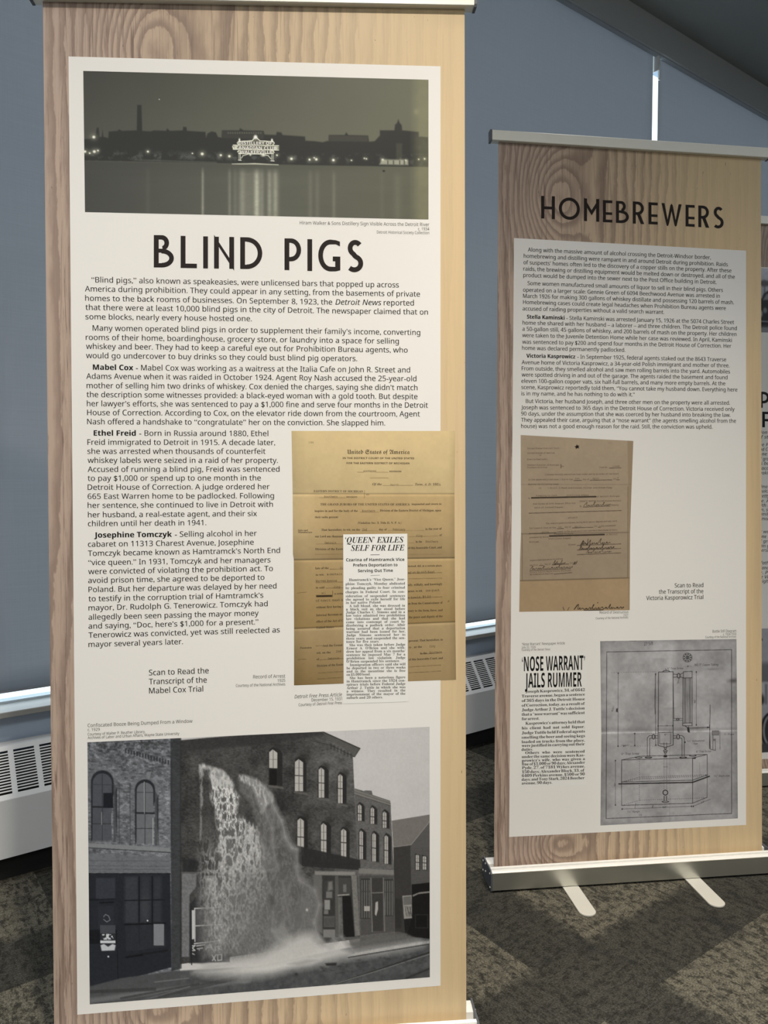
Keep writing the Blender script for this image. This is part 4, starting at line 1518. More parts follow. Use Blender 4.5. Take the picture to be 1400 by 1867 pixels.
def paint_arrest_record():
    p = Pic(529, 783, 834, 1253, 2)
    p.frame(520, 780, 4.375)
    X, Y = p.grid()
    n, n2 = p.noise(34, 41, 4), p.noise(6, 42, 3)
    f1 = 525 + 0 * X
    f2 = 1052 - (X - 50) * .012
    f3 = 1600 - (X - 70) * .042
    c0 = np.array([206, 182, 134.]); c1 = np.array([168, 144, 102.]); c2 = np.array([150, 128, 90.]); c3 = np.array([160, 138, 100.])
    def mixs(e, w):
        return np.clip(e / w, 0, 1)[..., None]
    col = c0 * (1 - mixs(Y - 60, 420) * .10)
    col = col * (1 - mixs(Y - f1, 5)) + (c1 + (np.array([186, 162, 118.]) - c1) * np.clip((Y - f1) / 500, 0, 1)[..., None] * -.2 + np.array([22, 22, 20.]) * np.clip((380 - X) / 300, 0, 1)[..., None]) * mixs(Y - f1, 5)
    d2 = np.clip((Y - f1) / (f2 - f1), 0, 1)[..., None]
    col = np.where((Y > f1)[..., None], col * (1.06 - .20 * d2 ** 2), col)
    col = col * (1 - mixs(Y - f2, 6)) + (c2 * 1.12 - 26 * np.clip((Y - f2) / 560, 0, 1)[..., None]) * mixs(Y - f2, 6)
    col = col * (1 - mixs(Y - f3, 6)) + (c3 - 40 * np.clip((Y - f3) / 480, 0, 1)[..., None] * np.clip((900 - X) / 800, 0.3, 1)[..., None]) * mixs(Y - f3, 6)
    col *= (1 + .07 * (n - .5) + .04 * (n2 - .5))[..., None]
    edge = np.clip((X - 50) / 120, 0, 1) * np.clip((1362 - X) / 60, 0, 1)
    col *= (.90 + .10 * edge)[..., None]
    p.a = col
    for f, a in ((f1, .22), (f2, .34), (f3, .30)):
        p.a *= (1 - a * np.exp(-((Y - f) / 5.0) ** 2))[..., None]
        p.a *= (1 + .10 * np.exp(-((Y - f - 12) / 10.0) ** 2))[..., None]
    LN = (112, 90, 58)
    for q in ([(575, 355), (622, 355)], [(726, 355), (822, 355)], [(678, 400), (822, 400)], [(778, 460), (836, 460)], [(908, 460), (1018, 460)], [(272, 558), (480, 558)], [(632, 500), (632, 560)],
              [(595, 672), (745, 672)], [(615, 822), (740, 822)], [(820, 820), (1105, 818)], [(245, 926), (460, 926)], [(985, 870), (1220, 862)], [(985, 918), (1030, 917)], [(240, 1010), (460, 1008)], [(985, 1012), (1250, 1008)]):
        p.line(q, 3, LN, .8)
    p.frame(520, 1020, 4.375)
    for q in ([(355, 78), (460, 76)], [(243, 185), (460, 180)], [(325, 230), (460, 226)], [(985, 112), (1250, 104)], [(985, 155), (1250, 150)], [(985, 310), (1250, 298)], [(245, 690), (300, 688)], [(275, 800), (460, 790)],
              [(265, 905), (460, 895)], [(255, 955), (460, 940)], [(985, 858), (1240, 842)], [(985, 905), (1240, 890)], [(95, 268), (172, 260)], [(100, 800), (170, 795)], [(1080, 755), (1250, 745)]):
        p.line(q, 3, (70, 54, 34), .75)
    p.poly([(246, 286), (372, 284), (374, 298), (248, 300)], (36, 26, 16), .95, 2)
    p.line([(378, 250), (378, 296)], 3, (70, 54, 34))
    p.line([(1298, 338), (1306, 328)], 4, (70, 54, 34))
    return p


def paint_destruction_record():
    p = Pic(944, 791, 1157, 1119, 3)
    p.frame(930, 785, 5.4917)
    X, Y = p.grid()
    n, n2 = p.noise(26, 51, 4), p.noise(5, 52, 3)
    base = np.array([158, 140, 116.]) * np.ones(X.shape + (1,))
    base = base * (1 + .04 * np.clip((500 - Y) / 500, 0, 1) - .05 * np.clip((Y - 700) / 500, 0, 1))[..., None]
    f2 = 1035 - (X - 100) * .014
    low = np.array([160, 136, 104.])
    m = np.clip((Y - (1498 - (X - 120) * .026)) / 5, 0, 1)[..., None]
    base = base * (1 - m) + low * m
    base *= (1 + .06 * (n - .5) + .04 * (n2 - .5))[..., None]
    p.a = base
    p.a *= (1 - .22 * np.exp(-((Y - f2) / 6) ** 2) - .10 * np.exp(-((Y - 540) / 5) ** 2) - .3 * np.exp(-((Y - (1503 - (X - 120) * .026)) / 6) ** 2))[..., None]
    p.line([(120, 1030), (120, 1495)], 6, (104, 88, 66), .8)
    p.line([(1178, 560), (1175, 1470)], 6, (112, 95, 72), .8)
    p.poly([(1172, 85), (1235, 100), (1200, 1795), (1180, 1795), (1182, 600)], (138, 118, 90), .55, 3)
    I = (52, 42, 32)
    p.poly([(668, 140), (676, 152), (690, 150), (684, 164), (688, 178), (672, 174), (658, 184), (656, 168), (645, 160), (660, 154)], (24, 18, 14), 1, 2)
    for q in ([(990, 376), (1110, 374)], [(637, 500), (715, 499)], [(800, 497), (1020, 494)], [(1066, 494), (1095, 493)], [(187, 828), (1112, 801)], [(470, 983), (535, 981)], [(622, 975), (830, 968)], [(880, 968), (908, 966)],
              [(190, 1032), (460, 1022)], [(670, 1150), (1107, 1135)], [(672, 1196), (1107, 1180)], [(670, 1243), (1107, 1225)], [(730, 766), (1002, 756)], [(198, 1402), (606, 1382)], [(440, 1438), (618, 1422)], [(290, 1352), (330, 1350)], [(420, 1345), (585, 1336)], [(508, 338), (508, 376)]):
        p.line(q, 5, I, .9)
    for (x0, y0, x1, y1) in ((215, 674, 857, 662), (395, 1056, 940, 1041)):
        p.line([(x0, y0), (x1, y1)], 15, (44, 36, 28), .85)
    # handwriting
    def scrawl(x0, y0, x1, y1, a, seed, w=5, loops=9):
        g = np.random.default_rng(seed)
        pts, t = [], 0.0
        n = int(loops * 1.6) + 2
        tall = [0, n // 3, n * 2 // 3]
        for i in range(n):
            h = a * (.85 + .4 * g.random() if i in tall else .18 + .22 * g.random())
            wd = .5 + g.random()
            for k in range(8):
                f = k / 8
                pts.append([t + wd * (f + .28 * math.sin(6.283 * f) * (i % 2 + .3)), h * math.sin(3.1416 * f) - (a * .25 if i in tall and k == 7 else 0)])
            t += wd * (1.5 if i in tall[1:] else 1.0)
        p_ = np.array(pts)
        p_[:, 0] /= p_[:, 0].max()
        x = x0 + (x1 - x0) * p_[:, 0] + p_[:, 1] * .45
        y = y0 + (y1 - y0) * p_[:, 0] - p_[:, 1]
        p.line(list(zip(x, y)), w * .8, (46, 37, 28), .85)
    scrawl(735, 756, 1000, 748, 34, 1, 5, 6); scrawl(705, 1142, 1000, 1130, 44, 2, 6, 7); scrawl(690, 1192, 1035, 1176, 40, 3, 7, 8); scrawl(760, 1228, 1010, 1216, 28, 4, 4, 7)
    scrawl(425, 1342, 545, 1334, 36, 5, 5, 4); scrawl(200, 1392, 620, 1372, 34, 6, 5, 9); scrawl(628, 1342, 658, 1338, 26, 8, 5, 1)
    scrawl(640, 1792, 1130, 1780, 48, 7, 8, 9)
    p.line([(640, 1790), (672, 1745)], 6, (36, 28, 20)); p.line([(528, 1768), (540, 1800)], 5, (48, 38, 28)); p.line([(590, 1770), (575, 1800)], 5, (48, 38, 28)); p.line([(740, 1800), (930, 1795)], 8, (40, 32, 24))
    p.line([(700, 1160), (735, 1110), (770, 1150), (780, 1085)], 5, (40, 32, 24)); p.ell(876, 1724, 5, 5, (40, 32, 24))
    p.rect(982, 118, 1020, 132, (148, 130, 106), alpha=.6, soft=4)
    return p


def paint_still_diagram():
    p = Pic(1092, 1163, 1348, 1508, 3)
    p.frame(1080, 1150, 5)
    X, Y = p.grid()
    n, n2, n3 = p.noise(36, 61, 4, .6), p.noise(5, 62, 3), p.noise(18, 63, 3)
    g = 156 + 52 * (n - .5) + 16 * (n2 - .5) + 16 * (n3 - .5)
    g += 24 * np.exp(-((X - 720) / 50) ** 2) * (Y < 700) + 16 * np.exp(-((X - 600) / 60) ** 2) * (Y < 250)
    e = np.minimum(np.minimum(X - 70, 1320 - X), np.minimum(Y - 90, 1770 - Y))
    g -= 22 * np.exp(-np.clip(e, 0, None) / 40)
    g += 34 * np.exp(-((Y - (932 - (X - 90) * .018)) / 9) ** 2) * (.5 + n3) - 16 * np.exp(-((Y - 900) / 20) ** 2)
    g -= 14 * np.exp(-((X - 705) / 4) ** 2) * (Y > 900)
    p.a = np.stack([g, g * .985, g * .975], 2)
    p.blob(1285, 455, 46, 20, (70, 68, 66), .7)
    p.blob(1090, 350, 60, 10, (110, 108, 106), .5)
    I = (40, 38, 38)
    def L(q, w=4, a=.9, d=None):
        p.line(q, w, I, a, d)
    L([(130, 193), (1268, 172), (1268, 1665), (124, 1712), (130, 193)], 5)
    # column, condenser
    L([(602, 376), (735, 374), (735, 925)], 6); L([(602, 376), (598, 1045), (664, 1064), (735, 1040), (735, 925)], 6)
    L([(598, 928), (735, 925)], 5); L([(610, 935), (612, 1030), (714, 1030), (714, 935)], 4)
    L([(598, 868), (735, 866)], 3)
    L([(636, 376), (655, 362), (690, 362), (706, 374)], 6); L([(664, 345), (676, 362)], 4)
    L([(828, 374), (908, 370), (908, 866)], 5); L([(828, 374), (828, 430), (908, 428)], 5)
    for x in (836, 848, 862, 880, 892):
        L([(x, 430), (x, 842)], 5 if x != 862 else 4)
    L([(824, 430), (822, 866), (908, 866)], 5); L([(822, 842), (908, 840)], 4)
    L([(840, 866), (868, 884), (876, 925)], 6); L([(880, 866), (872, 884)], 4); p.poly([(862, 880), (880, 880), (888, 930), (866, 920)], I, .9, 2)
    L([(735, 395), (775, 398)], 5); L([(735, 425), (775, 420)], 5); L([(795, 400), (828, 382)], 5); L([(795, 420), (828, 428)], 5)
    p.ell(785, 410, 16, 24, I); p.ell(785, 410, 9, 17, (150, 148, 146))
    L([(735, 800), (820, 800)], 4); L([(735, 818), (820, 816)], 4); p.ell(777, 808, 14, 12, I); p.ell(777, 808, 7, 6, (150, 148, 146))
    L([(735, 430), (742, 800)], 3); L([(790, 432), (778, 475)], 3)
    # side pipes
    for s in (-1, 1):
        c = 664 + 4
        xs = lambda d: c + s * d
        L([(xs(72), 958), (xs(100), 958)], 5); L([(xs(72), 980), (xs(100), 978)], 5)
        p.ell(xs(112), 966, 16, 24, I); p.ell(xs(112), 966, 9, 18, (150, 148, 146))
        L([(xs(126), 956), (xs(150), 956), (xs(168), 975), (xs(168), 1150)], 5); L([(xs(126), 978), (xs(146), 980), (xs(148), 996), (xs(148), 1150)], 5)
        p.ell(xs(158), 1155, 34, 9, I); p.ell(xs(158), 1151, 22, 4, (150, 148, 146))
    # neck
    for (y, w) in ((1070, 12), (1095, 20), (1110, 12), (1140, 16)):
        p.ell(664, y, w, 12, I); p.ell(664, y, w - 6, 7, (148, 146, 144))
    L([(652, 1020), (652, 1062)], 4); L([(676, 1020), (676, 1062)], 4); p.ell(664, 1148, 18, 6, I)
    # tank
    L([(265, 1178), (430, 1144), (1045, 1128), (912, 1160), (265, 1178)], 5)
    L([(265, 1178), (265, 1592), (912, 1572), (912, 1160)], 5); L([(1045, 1128), (1045, 1518), (912, 1572)], 5)
    L([(428, 1145), (428, 1545), (1040, 1522)], 3, .8, 20); L([(265, 1592), (428, 1545)], 3, .8, 20)
    L([(265, 1378), (912, 1362), (1050, 1312)], 5); p.line([(240, 1396), (912, 1382), (1066, 1326)], 11, I, .95)
    L([(265, 1378), (425, 1335), (1040, 1312)], 4, .8, 20); L([(300, 1372), (430, 1350), (1040, 1322)], 4, .7, 20)
    L([(652, 1160), (652, 1450)], 3, .8, 16); L([(676, 1160), (676, 1450)], 3, .8, 16)
    p.ell(664, 1475, 26, 26, I); p.ell(664, 1475, 18, 18, (152, 150, 148)); p.rect(650, 1505, 678, 1550, I); p.rect(656, 1505, 672, 1550, (150, 148, 146)); p.ell(664, 1558, 34, 8, I); p.ell(664, 1556, 24, 4, (150, 148, 146))
    p.ell(422, 1156, 34, 7, I); p.ell(422, 1154, 24, 4, (150, 148, 146)); p.ell(914, 1138, 34, 8, I); p.ell(914, 1136, 24, 4, (150, 148, 146)); p.poly([(910, 1160), (944, 1156), (938, 1168), (912, 1166)], I)
    # gauge at the right
    L([(1072, 675), (1066, 1075)], 5); L([(870, 884), (1055, 878)], 4); L([(872, 894), (1055, 886)], 3); p.poly([(1046, 872), (1070, 880), (1046, 890)], I)
    L([(1066, 860), (1074, 1080), (1120, 1090), (1118, 985)], 4); L([(1098, 950), (1098, 1080)], 4); p.rect(1090, 912, 1150, 950, (125, 123, 121)); L([(1090, 912), (1150, 912), (1150, 950), (1090, 950), (1090, 912)], 3)
    p.rect(1098, 985, 1124, 1004, (110, 108, 106)); L([(1160, 915), (1162, 1080)], 3)
    # dimension lines
    L([(234, 385), (232, 1056)], 3); L([(170, 380), (590, 374)], 2, .7, 22); L([(232, 1052), (590, 1050)], 2, .7, 22); L([(572, 395), (576, 1045)], 4); L([(575, 395), (566, 640), (570, 760)], 3)
    L([(385, 936), (385, 1050)], 3); L([(370, 936), (590, 934)], 2, .7, 18); L([(946, 372), (946, 862)], 3); L([(209, 1180), (209, 1592)], 3); L([(268, 1625), (905, 1600)], 3); L([(912, 1602), (1075, 1535)], 3); L([(828, 328), (908, 324)], 2, .8, 14)
    L([(395, 1570), (385, 1622)], 3); L([(975, 1200), (980, 1318)], 2, .6); L([(552, 1590), (545, 1612)], 5)
    for (x, y) in ((234, 388), (232, 1052), (385, 938), (385, 1046), (946, 376), (946, 858), (209, 1184), (209, 1588), (270, 1625), (902, 1600), (598, 868), (732, 866), (575, 395), (577, 1042), (918, 1600), (844, 1016)):
        p.ell(x, y, 5, 8, I)
    p.poly([(216, 712), (230, 705), (230, 742), (216, 738)], I, .95, 3)
    # stamp
    for r, c in ((43, I), (39, (150, 148, 146))):
        p.ell(866, 244, r, r, c, n=40)
    for i in range(9):
        a = i * .698
        p.ell(866 + 30 * math.cos(a), 244 + 30 * math.sin(a), 6, 6, I)
    for i in range(7):
        a = i * .9 + .3
        p.ell(866 + 14 * math.cos(a), 244 + 14 * math.sin(a), 5, 5, I)
    p.ell(866, 244, 5, 10, I)
    # torn top edge
    p.poly([(70, 94), (100, 90), (125, 98), (160, 92), (200, 97), (230, 90), (300, 86), (340, 94), (400, 94), (400, 86), (70, 80)], (70, 66, 62), .6, 3)
    for i in range(5):
        p.line([(282, 1050 + (i % 2) * 8), (265 + i * 18, 1040)], 3, I, .6)
    return p


def paint_car_corner():
    p = Pic(1330, 480, 1720, 612, 1)
    p.frame(1280, 380, 3.5917)
    X, Y = p.grid()
    n = p.noise(6, 71)
    g = 188 - 26 * np.clip((Y - 400) / 120, 0, 1) + 20 * (n - .5)
    p.a = np.stack([g, g, g * 1.02], 2)
    K = (34, 34, 36)
    p.poly([(372, 480), (400, 470), (470, 480), (470, 505), (400, 512), (372, 500)], (60, 60, 60), .8, 6)
    p.poly([(404, 470), (412, 470), (414, 560), (404, 560)], (90, 90, 90), .8, 3)
    p.poly([(300, 610), (390, 590), (402, 560), (430, 540), (520, 545), (520, 780), (300, 780)], K, 1, 3)
    p.poly([(398, 600), (420, 560), (470, 556), (470, 600)], (120, 120, 122), 1, 3)
    p.poly([(500, 560), (760, 560), (830, 640), (1150, 660), (1180, 780), (500, 780)], K, 1, 3)
    p.poly([(540, 580), (740, 580), (790, 640), (540, 640)], (120, 120, 122), 1, 3)
    for x in (620, 1040):
        p.ell(x, 780, 62, 58, (26, 26, 28)); p.ell(x, 780, 34, 32, (110, 110, 112))
    p.poly([(300, 835), (1400, 835), (1400, 1000), (300, 1000)], (128, 128, 128), .7, 12)
    p.blob(385, 690, 12, 24, (150, 150, 150), .9, 4)
    p.blob(412, 668, 14, 20, (140, 140, 140), .8, 4)
    p.line([(300, 735), (500, 745)], 10, (120, 120, 122), .9)
    p.poly([(300, 770), (500, 770), (480, 840), (400, 850), (300, 800)], (110, 110, 110), .7, 12)
    return p


def paint_portrait_corner():
    p = Pic(1330, 1140, 1720, 1400, 1)
    p.frame(1280, 900, 2.593)
    X, Y = p.grid()
    n = p.noise(9, 81)
    g = 150 - 26 * np.clip((Y - 780) / 120, 0, 1) + 14 * (n - .5)
    p.a = np.stack([g, g, g * 1.02], 2)
    p.poly([(200, 800), (320, 800), (380, 830), (380, 900), (200, 900)], (92, 92, 94), .8, 10)
    p.rect(268, 890, 380, 1010, (168, 168, 170), alpha=.9, soft=4)
    p.rect(296, 900, 308, 1000, (96, 96, 98), alpha=.8, soft=2)
    p.blob(276, 975, 18, 30, (30, 30, 32), 1, 4)
    p.poly([(200, 1010), (380, 985), (380, 1060), (200, 1060)], (150, 150, 152), .9, 4)
    p.ell(322, 1120, 46, 86, (34, 34, 36)); p.ell(322, 1120, 36, 74, (120, 120, 122)); p.ell(322, 1120, 26, 62, (50, 50, 52))
    p.poly([(200, 1180), (380, 1180), (380, 1240), (200, 1240)], (64, 64, 66), 1, 6)
    p.poly([(380, 1000), (620, 960), (980, 980), (1010, 1180), (380, 1180)], (58, 58, 60), 1, 6)
    p.poly([(420, 985), (470, 900), (700, 900), (760, 975)], (84, 84, 86), 1, 4)
    p.ell(880, 1120, 52, 82, (34, 34, 36)); p.ell(880, 1120, 38, 66, (120, 120, 122))
    p.poly([(200, 1190), (1200, 1190), (1200, 1300), (200, 1300)], (64, 64, 66), 1, 6)
    p.poly([(276, 690), (284, 684), (286, 696)], (60, 60, 62))
    return p

# ---------------------------------------------------------------- banner in front
def two(px, py):
    return (px, py)


b1 = Banner(-0.22104, 1.33870, 0.086714, 0.023312, 0.001526)
thing(b1.root, 'largest and nearest wood-print roll-up banner, headed BLIND PIGS, with a night river photograph', 'banner', 'roll-up exhibition banners')
TOP = 2.052
b1.body(1.995, 2.022, print_quad=[(-.380, .097), (.380, .097), (.380, 2.025), (-.380, 1.999)])
b1.panel('white_panel', [(125, 103), (803, 121), (803, 1797), (141, 1850)], M_PAPER, .0004)
PIC1 = paint_night_river()
b1.picture('photograph', PIC1, [(151.8, 129.4), (155, 386.8)], [(781, 145.5), (781, 400.3)], .0007, 640, 262, 'black and white photograph of a lit sign across a river at night')
b1.text('picture_lettering', M_PAPER, .0010, [('DISTILLERY OF', 435.5, 263.6, 495.5, 264.0), ('CANADIAN CLUB', 429.5, 271.9, 504.0, 273.2), ('WALKERVILLE', 437.5, 279.8, 495.5, 280.2)], 'sansbold', 5.4, weight=.0)

s = 1 / 3.3333
def hb(ch, x0, x1, t0, b0, t1, b1_):
    return (ch, 260 + x0 * s, 260 + x1 * s, 410 + t0 * s, 410 + b0 * s, 410 + t1 * s, 410 + b1_ * s)
b1.heading('heading_lettering', M_BROWNINK, .0008, [
    hb('B', 68, 190, 62, 259, 64, 260), hb('L', 231, 330, 67, 262, 69, 264), hb('I', 368, 397, 70, 265, 70.5, 265.5), hb('N', 434, 556, 72, 266, 74, 268),
    hb('D', 593, 727, 75, 268, 77, 270), hb('P', 862, 963, 82, 275, 84, 277), hb('I', 1001, 1030, 87, 280, 87.5, 280.5), hb('G', 1067, 1201, 89, 282, 91, 284), hb('S', 1237, 1341, 90, 284, 92, 286)], .152)

b1.text('photograph_caption|1', M_GREYINK, .0008, [
    ('Hiram Walker & Sons Distillery Sign Visible Across the Detroit River', 546.5, 409.3, 782.5, 412.6, None, 6.2),
    ('c. 1934', 762, 420.0, 782.5, 420.3, None, 5.4), ('Detroit Historical Society Collection', 687, 425.8, 782.5, 427.2, None, 5.2)], 'sans', 6)

BT = dict(style='sans', cap=10.0, weight=.006)
def para(b, n, lines, **k):
    b.text('paragraph_lettering|%s' % n, M_INK, .0008, lines, **k)
para(b1, 1, [
    ('“Blind pigs,” also known as speakeasies, were unlicensed bars that popped up across', 167, 515, 727, 524.3),
    ('America during prohibition. They could appear in any setting, from the basements of private', 155, 531.5, 765.5, 541),
    ('homes to the back rooms of businesses. On September 8, 1923, the', 155.5, 548.5, 605.5, 555.6),
    ('Detroit News', 611.5, 555.6, 695, 556.6, 'sansitalic'), ('reported', 699.5, 556.7, 754.5, 557.2),
    ('that there were at least 10,000 blind pigs in the city of Detroit. The newspaper claimed that on', 156, 565.2, 780, 573.8),
    ('some blocks, nearly every house hosted one.', 156, 582.2, 459, 585.8)], **BT)
para(b1, 2, [
    ('Many women operated blind pigs in order to supplement their family’s income, converting', 169, 603, 766, 611),
    ('rooms of their home, boardinghouse, grocery store, or laundry into a space for selling', 156.5, 619.8, 727, 626.8),
    ('whiskey and beer. They had to keep a careful eye out for Prohibition Bureau agents, who', 157, 636.2, 743, 643),
    ('would go undercover to buy drinks so they could bust blind pig operators.', 157, 653, 651, 658.5)], **BT)
para(b1, 3, [
    ('Mabel Cox', 169.5, 674.2, 243, 675.2, 'sansbold', None, .012), ('- Mabel Cox was working as a waitress at the Italia Cafe on John R. Street and', 248, 675.3, 747.5, 679.3),
    ('Adams Avenue when it was raided in October 1924. Agent Roy Nash accused the 25-year-old', 157.5, 690.8, 759, 695.2),
    ('mother of selling him two drinks of whiskey. Cox denied the charges, saying she didn’t match', 158, 707.8, 761, 711.5),
    ('the description some witnesses provided: a black-eyed woman with a gold tooth. But despite', 158, 724.2, 761, 727.7),
    ('her lawyer’s efforts, she was sentenced to pay a $1,000 fine and serve four months in the Detroit', 158.5, 740.7, 780, 743.5),
    ('House of Correction. According to Cox, on the elevator ride down from the courtroom, Agent', 159, 757, 765.5, 759.5),
    ('Nash offered a handshake to “congratulate” her on the conviction. She slapped him.', 159, 773.6, 702, 775.8)], **BT)
para(b1, 4, [
    ('Ethel Freid', 171, 794.3, 247.5, 794.6, 'sansbold', None, .012), ('- Born in Russia around 1880, Ethel', 254, 794.6, 489, 795.2),
    ('Freid immigrated to Detroit in 1915. A decade later,', 159.5, 811, 501.5, 811.5),
    ('she was arrested when thousands of counterfeit', 159.5, 827.5, 484, 827.6),
    ('whiskey labels were seized in a raid of her property.', 160, 844, 506.5, 844),
    ('Accused of running a blind pig, Freid was sentenced', 160, 860.5, 509.5, 860),
    ('to pay $1,000 or spend up to one month in the', 160, 876.8, 475.5, 876),
    ('Detroit House of Correction. A judge ordered her', 160, 893.2, 491.5, 892),
    ('665 East Warren home to be padlocked. Following', 160, 909.8, 499.5, 908.4),
    ('her sentence, she continued to live in Detroit with', 160, 926.2, 497.5, 924.2),
    ('her husband, a real-estate agent, and their six', 160.5, 943.4, 468.5, 941),
    ('children until her death in 1941.', 160.5, 959.5, 376, 957.6)], **BT)
para(b1, 5, [
    ('Josephine Tomczyk', 172, 980.3, 313.5, 978.8, 'sansbold', None, .012), ('- Selling alcohol in her', 319, 978.8, 468, 977),
    ('cabaret on 11313 Charest Avenue, Josephine', 160.5, 997, 462.5, 993.2),
    ('Tomczyk became known as Hamtramck’s North End', 160.5, 1013.7, 510.5, 1008),
    ('“vice queen.” In 1931, Tomczyk and her managers', 161, 1030.5, 493, 1025.4),
    ('were convicted of violating the prohibition act. To', 161, 1046.8, 497.5, 1041),
    ('avoid prison time, she agreed to be deported to', 161, 1063.1, 482, 1057.2),
    ('Poland. But her departure was delayed by her need', 161.5, 1079.7, 504, 1072.8),
    ('to testify in the corruption trial of Hamtramck’s', 161.5, 1096.5, 480, 1089.7),
    ('mayor, Dr. Rudolph G. Tenerowicz. Tomczyk had', 161.5, 1113.1, 488, 1105.2),
    ('allegedly been seen passing the mayor money', 161.5, 1130, 471.5, 1122.3),
    ('and saying, “Doc, here’s $1,000 for a present.”', 161.5, 1146.3, 471, 1138.3),
    ('Tenerowicz was convicted, yet was still reelected as', 161.5, 1162.9, 510, 1152.9),
    ('mayor several years later.', 161.5, 1179.7, 333.5, 1174.3)], **BT)
b1.text('scan_notice_lettering', M_INK, .0008, [('Scan to Read the', 271.7, 1231.4, 380.5, 1227.4), ('Transcript of the', 271.7, 1247.7, 377, 1244.3), ('Mabel Cox Trial', 272, 1264.3, 370.5, 1260.6)], 'sans', 10.4, .006)
b1.text('document_caption', M_GREYINK, .0008, [('Record of Arrest', 461.7, 1237, 520, 1235.4, None, 6.4), ('1925', 506, 1243.4, 520, 1242.9, None, 5.4), ('Courtesy of the National Archives', 430, 1252.5, 520, 1249.7, None, 5.2)], 'sans')
b1.text('photograph_caption|2', M_GREYINK, .0008, [('Confiscated Booze Being Dumped From a Window', 160, 1325.7, 351, 1317.4, None, 6.4), ('c. 1929', 160, 1333, 182, 1332.2, None, 5.4),
                                                  ('Courtesy of Walter P. Reuther Library,', 160, 1341.2, 265, 1336.2, None, 5.2), ('Archives of Labor and Urban Affairs, Wayne State University', 160, 1347.6, 327, 1339.6, None, 5.2)], 'sans')
b1.text('clipping_caption', M_GREYINK, .0008, [('Detroit Free Press Article', 537, 1273.3, 623.5, 1269.2, 'sansitalic', 6.6), ('December 15, 1931', 568, 1279, 623.5, 1276.6, None, 5.6), ('Courtesy of', 544.5, 1287.5, 575.5, 1286, None, 5.2), ('Detroit Free Press', 577.5, 1285.9, 623.5, 1283.6, 'sansitalic', 5.2)], 'sans')
PIC2 = paint_flood()
b1.picture('photograph', PIC2, [(159.4, 1353.3), (163.7, 1831)], [(783, 1325), (783.5, 1781.5)], .0007, 630, 480, 'black and white photograph of liquor pouring from upper windows into a street')
PIC3 = paint_arrest_record()
b1.picture('typed_document', PIC3, [(531.4, 785.7), (533.5, 900), (534, 1010), (535.5, 1020), (536, 1145), (536, 1249.5)], [(829.7, 785.7), (828.5, 900), (828.8, 1010), (829.8, 1133), (831.3, 1239)], .0007, 300, 464, 'tan court document with typed entries')

def doc(b, name, mat, off, ox, oy, k, rows, cap):
    """rows: text, x0, x1, base0, base1, style, cap"""
    b.text(name, mat, off, [(r[0], ox + r[1] / k, oy + r[3] / k, ox + r[2] / k, oy + (r[4] if len(r) > 4 and r[4] is not None else r[3]) / k, r[5] if len(r) > 5 else None, (r[6] if len(r) > 6 else cap) / k) for r in rows], 'serif', cap, -.004)
doc(b1, 'document_lettering|1', M_TYPE, .0010, 520, 780, 4.375, [
    ('1308', 187, 225, 124, None, 'mono', 13), ('United States of America', 495, 992, 208, 209, 'black', 34), ('IN THE DISTRICT COURT OF THE UNITED STATES', 457, 1028, 249, 251, 'sansbold', 15), ('FOR THE EASTERN DISTRICT OF MICHIGAN', 489, 990, 289, 291, 'sansbold', 15),
    ('SOUTHERN', 623, 725, 354, None, 'mono', 14), ('DIVISION', 831, 925, 354, None, 'sansbold', 12), ('Of the', 695, 770, 458, None, 'serifitalic', 18), ('March', 838, 905, 463, None, 'mono', 15), ('Term, A. D. 192', 1035, 1222, 460, None, 'serifitalic', 18), ('5', 1226, 1238, 462, None, 'mono', 15),
    ('EASTERN DISTRICT OF MICHIGAN', 227, 620, 513, 515, 'serif', 16), ('Southern', 310, 416, 557, None, 'mono', 16), ('DIVISION', 487, 574, 558, None, 'serif', 12), ('ss:', 646, 672, 538, None, 'mono', 13),
    ('THE GRAND JURORS OF THE UNITED STATES OF AMERICA', 280, 992, 619, 619, 'serif', 17), ('impaneled and sworn to', 1008, 1245, 616, 614, 'serif', 16), ('inquire in and for the body of the', 234, 578, 671, 670, 'serif', 17), ('Southern', 612, 716, 671, None, 'mono', 16), ('Division of the Eastern District of Michigan, upon', 755, 1243, 668, 666, 'serif', 17),
    ('their oaths present:', 237, 424, 720, 719, 'serif', 16), ('(Violation Sec. 3, Title II, N. P. A.)', 578, 925, 766, 765, 'serif', 16), ('Sale and', 102, 180, 823, None, 'serif', 13), ('Manufacture', 102, 215, 839, None, 'serif', 13),
    ('That heretofore, to wit, on the', 287, 596, 822, 820, 'serif', 17), ('2nd', 615, 652, 820, None, 'mono', 16), ('day of', 748, 810, 819, None, 'serif', 17), ('February', 857, 957, 819, None, 'mono', 16), ('in the year of', 1117, 1248, 815, 812, 'serif', 17), ('our Lord one thousand', 237, 462, 874, 873, 'serif', 17),
    ('City', 1045, 1095, 869, None, 'mono', 16), ('of', 1230, 1248, 863, None, 'serif', 16), ('Detroit', 315, 408, 925, None, 'mono', 16), ('in the', 1040, 1090, 916, 915, 'serif', 16), ('Southern', 1118, 1218, 915, None, 'mono', 16), ('Division of the Easte', 240, 462, 976, 974, 'serif', 17), ('of this honorable Court, and', 978, 1248, 966, 961, 'serif', 17)], 16)
